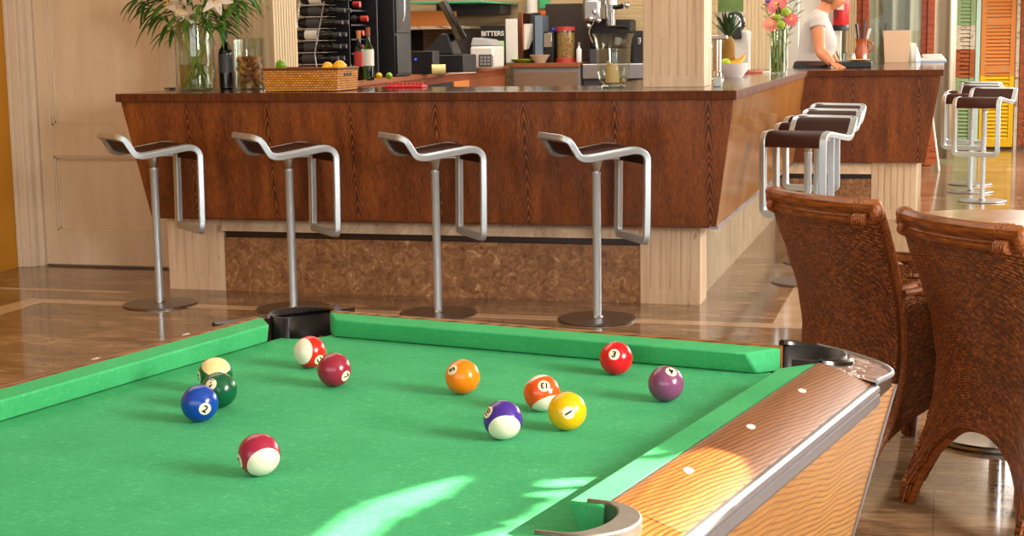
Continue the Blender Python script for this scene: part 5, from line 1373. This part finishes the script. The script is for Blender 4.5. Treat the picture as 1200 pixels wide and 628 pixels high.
# ------------------------------------------------------------------ fire extinguisher on the wall
ex = at(985, 20, 15.6)
fe = thing('fire_extinguisher', 'red fire extinguisher with black foot hung on the white wall beside the worker', 'fire extinguisher', (ex.x, 15.68, at(985, 36, 15.6).z))
MB().lathe([(.0005, .04), (.072, .04), (.078, .06), (.078, .42), (.06, .48), (.025, .51), (.025, .54), (.0005, .54)], n=32).obj('body', M['red'], fe)
MB().lathe([(.0005, 0), (.08, 0), (.082, .05), (.0795, .056), (.0005, .056)], n=32).obj('foot_ring', M['black'], fe)
MB().box((-.06, -.082, .20), (.03, -.0775, .36)).obj('label_plate', M['label'], fe, bevel=.001)
MB().box((-.03, -.02, .541), (.07, .02, .575)).obj('valve', M['black'], fe, bevel=.006)
MB().tube(smooth_path([(-.03, -.02, .55), (-.10, -.05, .5), (-.055, -.082, .3), (-.045, -.082, .12)], 6), .012, 10).obj('hose', M['black'], fe)
MB().box((-.02, .08, .30), (.02, .118, .34)).obj('bracket', M['darkgrey'], fe)
# ------------------------------------------------------------------ louvred shutters at the back
SY = 18.9
def shutter(u0, u1, bands, label, panels=1, mid=True, y=SY, rz=0):
    x0, x1 = at(u0, 90, y).x, at(u1, 90, y).x
    root = thing('louvred_shutter', label, 'shutter', ((x0 + x1) / 2, y, 0), rz, 'coloured shutters at the back')
    H_ = 2.35; W_ = (x1 - x0) / panels
    mats_ = [M[b[1]] for b in bands]
    def band(z):
        v = None
        for i, (zt, _) in enumerate(bands):
            if z >= zt: return i
        return len(bands) - 1
    for p in range(panels):
        a = -(x1 - x0) / 2 + W_ * p + .004; b = a + W_ - .008; st = .055
        cuts = [0.03] + sorted({z for z, _ in bands if .05 < z < H_}) + [H_]
        fm = MB(); sm_ = MB()
        for z0, z1 in zip(cuts[:-1], cuts[1:]):
            fm.cur = sm_.cur = band((z0 + z1) / 2)
            fm.box((a, -.02, z0), (a + st, .02, z1)); fm.box((b - st, -.02, z0), (b, .02, z1))
            n = max(1, int((z1 - z0) / .041)); h = (z1 - z0) / n
            for k in range(n):
                zc_ = z0 + h * (k + .5)
                sm_.box((a + st, -.024, -.0045), (b - st, .024, .0045), None)
                for q in range(-8, 0):
                    pnt = sm_.v[q]; pnt.xyz = V((pnt.x, pnt.y * cos(rad(60)) - pnt.z * sin(rad(60)), zc_ + pnt.y * sin(rad(60)) + pnt.z * cos(rad(60))))
        for z in ([.03, H_ - .09] + ([.88, 1.42] if mid else [])):
            fm.cur = band(z + .03); fm.box((a + st, -.021, z), (b - st, .021, z + .085))
        fm.obj('frame', mats_, root, smooth=False, bevel=.003); sm_.obj('louvres', mats_, root, smooth=False)
    return root
zv = lambda v: at(1120, v, SY).z
shutter(1094, 1142, [(zv(30), 'sh_green'), (zv(58), 'sh_white'), (zv(91), 'sh_rust'), (0, 'sh_green')], 'double louvred shutter painted green, white, rust and green in bands', 2, False)
shutter(1148, 1189, [(zv(89), 'sh_orange'), (0, 'sh_yellow')], 'louvred shutter painted orange above and bright yellow below')
shutter(1194, 1236, [(zv(20), 'sh_red'), (0, 'sh_red')], 'weathered brick-red louvred shutter at the right edge of the photo')
x0, x1 = at(1142.5, 90, SY).x, at(1147.5, 90, SY).x
struct('trim_4', MB().box((x0, SY - .02, 0), (x1, SY + .05, 3.3)), M['tealpaint'], smooth=False)
x0, x1 = at(1189.5, 90, SY).x, at(1193.5, 90, SY).x
struct('trim_5', MB().box((x0, SY - .02, 0), (x1, SY + .05, 3.3)), M['sh_white'], smooth=False)
# folding board behind the bar end
q0 = on(1091, 181, 0); 
ab = thing('folding_sign', 'small red folding board with white legs behind the far end of the bar', 'sign board', (at(1088, 180, 16.0).x, 16.0, 0))
MB().hexa([V((-.16, -.14, .07)), V((.09, -.14, .07)), V((.09, -.125, .07)), V((-.16, -.125, .07)), V((-.12, -.01, .62)), V((.0, -.01, .62)), V((.0, .005, .62)), V((-.12, .005, .62))]).obj('board', M['sh_rust'], ab, smooth=False)
for x0_, x1_ in ((.105, .0), (-.175, -.12)):
    MB().tube([(x0_, -.14, .0), (x1_ + .012, .0, .64)], .011, 8).obj('leg', M['white'], ab); MB().tube([(x0_, .14, .0), (x1_ + .012, .01, .64)], .011, 8).obj('leg', M['white'], ab)
# ------------------------------------------------------------------ the worker behind the bar
WY = 12.72
wk0 = at(958, 60, WY)
W0 = V((wk0.x, WY, 0)); S = ppm((W0.x, WY, 1.3))
def wp(u, v, dy=0):          # measured point near her, in her own space
    return at(u, v, WY + dy) - W0
wk = thing('person', 'person in a white short-sleeved T-shirt and black trousers leaning over the far bar', 'person', W0)
def ell(c, rx, ry, tilt=0, n=32):
    return [c + V((rx * cos(2 * PI * k / n), ry * sin(2 * PI * k / n), -tilt * rx * cos(2 * PI * k / n))) for k in range(n)]
def fuse(o, size, it=4):
    r = o.modifiers.new('fuse', 'REMESH'); r.mode = 'VOXEL'; r.voxel_size = size; r.use_smooth_shade = True
    q = o.modifiers.new('soft', 'SMOOTH'); q.iterations = it; q.factor = .5
k_ = 1 / S
TOR = [(955, 72, 21.5, .136, 0), (955, 70, 21, .130, 0), (956, 62, 21, .126, .05), (958.5, 51, 22, .140, .10), (959, 42, 21, .152, .12), (958.5, 34, 18.5, .168, .15), (958, 27, 16, .182, .15), (959, 21, 12.5, .172, .2), (961, 16.5, 9, .120, .3), (963.5, 12.5, 7.5, .075, .4)]
def torso(m, f, g=0):
    rr = []
    for u, v, rx, ry, tl_ in TOR:
        c = wp(u, v); c.y = 0; rr.append(ell(c, (rx * k_) * f - g, ry * f - g, tl_))
    return m.rings(rr)
hip = wp(953, 84); hip.y = 0
b = MB()
torso(b, .90)
def legs(m, r):
    c = [V((hip.x - .01, 0, wp(955, 72).z)), V((hip.x - .015, 0, hip.z - .04)), V((hip.x - .015, 0, hip.z - .16))]
    m.rings([ell(c[0], .125 * r, .115 * r), ell(c[1], .150 * r, .150 * r), ell(c[2], .130 * r, .150 * r)])
    for sgn in (-1, 1):
        hj = V((hip.x - .01, sgn * .080, hip.z - .12)); kn = V((hip.x + .025, sgn * .095, .50)); an = V((hip.x - .03, sgn * .105, .09))
        m.tube(smooth_path([hj, hj.lerp(kn, .5), kn, kn.lerp(an, .3), an], 3), [x * r for x in (.092, .090, .086, .082, .078, .072, .062, .058, .056, .055, .048, .040, .036)], 18)
legs(b, .92)
for sgn in (-1, 1): b.tube([V((hip.x - .04, sgn * .105, .05)), V((hip.x + .05, sgn * .11, .04)), V((hip.x + .14, sgn * .115, .03))], [.035, .036, .022], 12)
nk0 = wp(962, 16); nk1 = wp(974, -2); nk0.y = nk1.y = 0
b.tube([nk0 + (nk0 - nk1) * .3, nk0, nk0.lerp(nk1, .5), nk1], [.058, .054, .050, .052], 20)
def arm(sh, el, wr, hd):
    P = smooth_path([sh, sh.lerp(el, .5), el, el.lerp(wr, .45), wr], 4)
    n = len(P) - 1; R0 = [.056, .050, .044, .043, .029]
    rr_ = []
    for i in range(n + 1):
        t = i / n * 4; j = min(int(t), 3); rr_.append(R0[j] + (R0[j + 1] - R0[j]) * (t - j))
    b.tube(P, rr_, 18)
    d = (hd - wr).normalized(); sd = d.cross(V((0, 0, 1))).normalized(); up = sd.cross(d).normalized()
    RR = Matrix((d, sd, up)).transposed()
    b.ball(wr + d * .045, (.055, .040, .017), 16, 10, RR); b.ball(wr + d * .072 - up * .002, (.028, .041, .014), 14, 10, RR)
    for k, ln in enumerate((.070, .079, .073, .056)):
        q0 = wr + d * .082 + sd * (.030 - .020 * k); q1 = q0 + d * ln * .45 - up * .006; q2 = q1 + d * ln * .30 - up * .016; q3 = q2 + d * ln * .18 - up * .016
        b.tube([q0 - d * .012, q0, q1, q2, q3], [.0095, .0100, .0095, .0088, .0065], 10)
    t0 = wr + d * .020 + sd * .028; b.tube([t0, t0 + d * .03 + sd * .020 - up * .004, t0 + d * .06 + sd * .026 - up * .012, t0 + d * .078 + sd * .024 - up * .018], [.013, .012, .0105, .008], 10)
shn, eln, wrn = wp(957.5, 23, -.155), wp(961.5, 60, -.235), wp(975, 74.5, -.36); hdn = wrn + V((.10, -.05, -.035))
shf, elf, wrf = wp(961, 23, .155), wp(969, 60, .20), wp(979.5, 73.5, -.12); hdf = wrf + V((.10, -.05, -.03))
arm(shn, eln, wrn, hdn); arm(shf, elf, wrf, hdf)
def head_mesh(m, c, yaw, pitch):
    R = (Matrix.Rotation(yaw, 3, 'Z') @ Matrix.Rotation(pitch, 3, 'Y')); rr = []
    NU, NV = 40, 32
    for j in range(NV + 1):
        a = PI * j / NV - PI / 2; ring = []
        for i in range(NU):
            t = 2 * PI * i / NU; q = max(cos(a), 1e-3); x = q * cos(t); y = q * sin(t); z = sin(a)
            px, py, pz = .097 * x, .074 * y, .115 * z
            if z < 0: px += .018 * (-z) * max(0, x + .35); py *= 1 - .30 * (-z) ** 1.4; px *= 1 - .10 * (-z)
            f = max(0, x)
            g = lambda y0, z0, s: math.exp(-(((py - y0) / s) ** 2 + ((pz - z0) / s) ** 2)) * f
            px += .026 * math.exp(-((py / .011) ** 2 + ((pz + .018) / .017) ** 2)) * f + .014 * math.exp(-((py / .009) ** 2 + ((pz - .008) / .022) ** 2)) * f
            px -= .010 * (g(.030, .008, .014) + g(-.030, .008, .014)); px += .006 * (g(.028, .028, .013) + g(-.028, .028, .013))
            px += .007 * math.exp(-((py / .020) ** 2 + ((pz + .050) / .007) ** 2)) * f + .006 * math.exp(-((py / .018) ** 2 + ((pz + .064) / .007) ** 2)) * f - .004 * math.exp(-((py / .022) ** 2 + ((pz + .0575) / .0035) ** 2)) * f
            px += .010 * math.exp(-((py / .022) ** 2 + ((pz + .098) / .018) ** 2)) * f
            ring.append(c + R @ V((px, py, pz)))
        rr.append(ring)
    m.rings(rr)
    for s in (1, -1):
        m.ball(c + R @ V((-.008, s * .075, -.005)), (.018, .009, .030), 12, 8, R @ Matrix.Rotation(rad(-12), 3, 'Y'))
        m.ball(c + R @ V((.079, s * .030, .008)), (.012, .013, .009), 12, 8, R)
    return R
hc = wp(976, -6); hc.y = 0
HR = head_mesh(b, hc, rad(-6), rad(24))
fuse(b.obj('body', M['skin'], wk, angle=80), .0055, 3)
h = MB(); rr = []
for j in range(15):
    a = rad(-34 + 124 * j / 14); ring = []
    for i in range(33):
        t = rad(62 + 236 * i / 32); ring.append(hc + HR @ V((.108 * cos(a) * cos(t) - .006, .084 * cos(a) * sin(t), .124 * sin(a) + .004)))
    rr.append(ring)
h.rings(rr, closed=False, cap0=False, cap1=False)
h.ball(hc + HR @ V((-.13, 0, .02)), (.045, .04, .045), 16, 12)
ho = h.obj('hair', M['hair'], wk, angle=80); ho.modifiers.new('t', 'SOLIDIFY').thickness = .010
# T-shirt: torso shell with two short sleeves
s_ = MB(); torso(s_, 1.0)
for sh, el in ((shn, eln), (shf, elf)):
    d = el - sh
    s_.tube([V((sh.x, sh.y * .35, sh.z + .01)), V((sh.x, sh.y * .8, sh.z + .015)), sh + d * .06, sh + d * .18, sh + d * .27], [.062, .067, .067, .064, .066], 20)
fuse(s_.obj('t_shirt', M['shirt'], wk, angle=80), .007, 4)
bp = wp(976, 41); bd_ = MB().box((-.004, -.012, -.02), (.004, .012, .02)).obj('name_badge', M['darkgrey'], wk, bevel=.002); bd_.location = V((bp.x - .01, -.07, bp.z)); bd_.rotation_euler = (0, .2, rad(-35))
t_ = MB(); legs(t_, 1.12); fuse(t_.obj('trousers', M['trouser'], wk, angle=80), .009, 3)
c = wp(954.5, 74); c.y = 0
bl_ = MB(); bl_.rings([ell(c + V((0, 0, z)), .146, .140) for z in (-.018, -.016, .016, .018)]); bl_.obj('belt', M['belt'], wk)
for sgn in (-1, 1):
    m = MB(); rr = []
    for k in range(9):
        x = -.075 + .25 * k / 8; w_ = .046 * (1 - abs((k - 3.5) / 6) ** 2.4); hgt = (.085, .105, .10, .085, .07, .06, .055, .045, .02)[k]
        rr.append([V((hip.x - .03 + x, sgn * .11 + w_ * cos(2 * PI * i / 16), max(.0, hgt * .5 + hgt * .5 * sin(2 * PI * i / 16)))) for i in range(16)])
    m.rings(rr); m.obj('shoe', M['black'], wk)

# ------------------------------------------------------------------ light
def area(name, loc, target, sx, sy, power, color, spread=180):
    l = bpy.data.lights.new(name, 'AREA'); l.shape = 'RECTANGLE'; l.size = sx; l.size_y = sy; l.energy = power; l.color = color; l.spread = rad(spread)
    o = bpy.data.objects.new(name, l); COL.objects.link(o); o.location = loc
    o.rotation_euler = (V(target) - V(loc)).to_track_quat('-Z', 'Y').to_euler(); return o
# unseen area lights added for assumed daylight, inside the closed right side
area('assumed_daylight_right', (3.3, 1.5, 2.1), (-1.0, 3.0, .7), 1.9, 1.4, 430, (1.0, .97, .93))
area('assumed_daylight_right_far', (3.3, 9.5, 1.9), (-1.5, 9.0, .8), 7.0, 2.6, 500, (1.0, .95, .87))
area('back_right_fill', (2.2, 16.2, 2.6), (.0, 14.5, .4), 4.0, 2.0, 380, (1.0, .98, .93))  # unseen area light added to brighten the shutters and floor at the back right
area('assumed_daylight_behind', (-1.2, -2.9, 2.0), (-1.6, 6, 1.2), 7.5, 2.0, 150, (.86, .95, 1.0))  # added area light for daylight assumed behind the camera, no window built
area('bar_warm_fill', (-3.0, 11.5, 3.2), (-3.0, 11.6, 0), 3.0, 5.0, 190, (1.0, .92, .80))  # unseen lamp added as warm fill over the bar
area('hall_warm_fill', (-3.2, 4.6, 3.25), (-3.2, 4.6, 0), 3.0, 3.0, 75, (1.0, .86, .66))  # added overhead for warm fill, no fitting known here
# sun, let in only by the cut gaps of the added mask
sun = bpy.data.lights.new('sun', 'SUN'); sun.energy = 38; sun.angle = rad(.2); sun.color = (1.0, .86, .62)
so_ = bpy.data.objects.new('sun', sun); COL.objects.link(so_)
SD = V((-.94, -.28, -.50)).normalized()      # travel direction of sunlight
so_.rotation_euler = SD.to_track_quat('-Z', 'Y').to_euler()
w = bpy.data.worlds.new('World'); SC.world = w; w.use_nodes = True
bg = w.node_tree.nodes['Background']; bg.inputs[0].default_value = (.80, .90, 1.0, 1); bg.inputs[1].default_value = .55
# ------------------------------------------------------------------ unseen mask added on the right, gaps cut to shape the sun patches
SX = 3.42
def back_to_mask(p): k = (SX - p.x) / -SD.x; q = p - SD * k; return (q.y, q.z)
def gap(pts, z): return [back_to_mask(on(u, v, z)) for u, v in pts]
GAPS = [gap([(548, 556), (500, 566), (440, 584), (395, 603), (345, 634), (428, 634), (470, 603), (512, 584), (546, 563)], BED),
        gap([(622, 567), (640, 562), (700, 558), (700, 568), (640, 571)], BED), gap([(612, 580), (640, 575), (690, 572), (690, 580), (640, 583)], BED),
        gap([(610, 604), (640, 600), (662, 598), (662, 605), (640, 607)], BED), gap([(580, 612), (610, 607), (650, 605), (650, 612), (610, 615)], BED),
        gap([(555, 628), (590, 619), (645, 617), (645, 632), (590, 634)], BED),
        gap([(655, 588), (716, 546), (745, 548), (821, 529), (880, 530), (905, 545), (860, 640), (640, 700), (640, 640), (700, 600), (700, 592)], .812)]
def inside(y, z, P):
    c = False; n = len(P)
    for i in range(n):
        (a, b_), (d, e_) = P[i], P[i - 1]
        if (b_ > z) != (e_ > z) and y < (d - a) * (z - b_) / (e_ - b_) + a: c = not c
    return c
ys = [p[0] for g in GAPS for p in g]; zs = [p[1] for g in GAPS for p in g]
y0, y1, z0, z1 = min(ys) - .02, max(ys) + .02, min(zs) - .02, min(max(zs) + .02, 3.28)
ns = MB()
for lo, hi in (((-3.4, 0), (y0, 3.3)), ((y1, 0), (20.0, 3.3)), ((y0, 0), (y1, z0)), ((y0, z1), (y1, 3.3))):
    ns.box((SX, lo[0], lo[1]), (SX + .06, hi[0], hi[1]))
st_ = .006; nz_ = int((z1 - z0) / st_) + 1
for j in range(nz_):
    z = z0 + st_ * j; run = None; n_y = int((y1 - y0) / st_) + 1
    for i in range(n_y + 1):
        y = y0 + st_ * i
        solid = i < n_y and not any(inside(y + st_ / 2, z + st_ / 2, g) for g in GAPS)
        if solid and run is None: run = y
        if not solid and run is not None:
            ns.box((SX, run, z), (SX + .006, y, z + st_)); run = None
struct('sun_mask', ns, M['warmwall'], smooth=False)
# ------------------------------------------------------------------ camera
cd_ = bpy.data.cameras.new('camera'); cam = bpy.data.objects.new('camera', cd_); COL.objects.link(cam)
cd_.sensor_width = 36; cd_.lens = 36 * F / 1200; cd_.clip_start = .05; cd_.clip_end = 100
r = RC
cam.matrix_world = Matrix(((r[0][0], -r[1][0], -r[2][0], 0), (r[0][1], -r[1][1], -r[2][1], 0), (r[0][2], -r[1][2], -r[2][2], CH), (0, 0, 0, 1)))
SC.camera = cam
SC.cycles.transparent_max_bounces = 32; SC.cycles.use_denoising = True
vsx = SC.view_settings; vsx.view_transform = 'Standard'; vsx.look = 'None'; vsx.gamma = 1; vsx.use_curve_mapping = False; vsx.exposure = 0.0
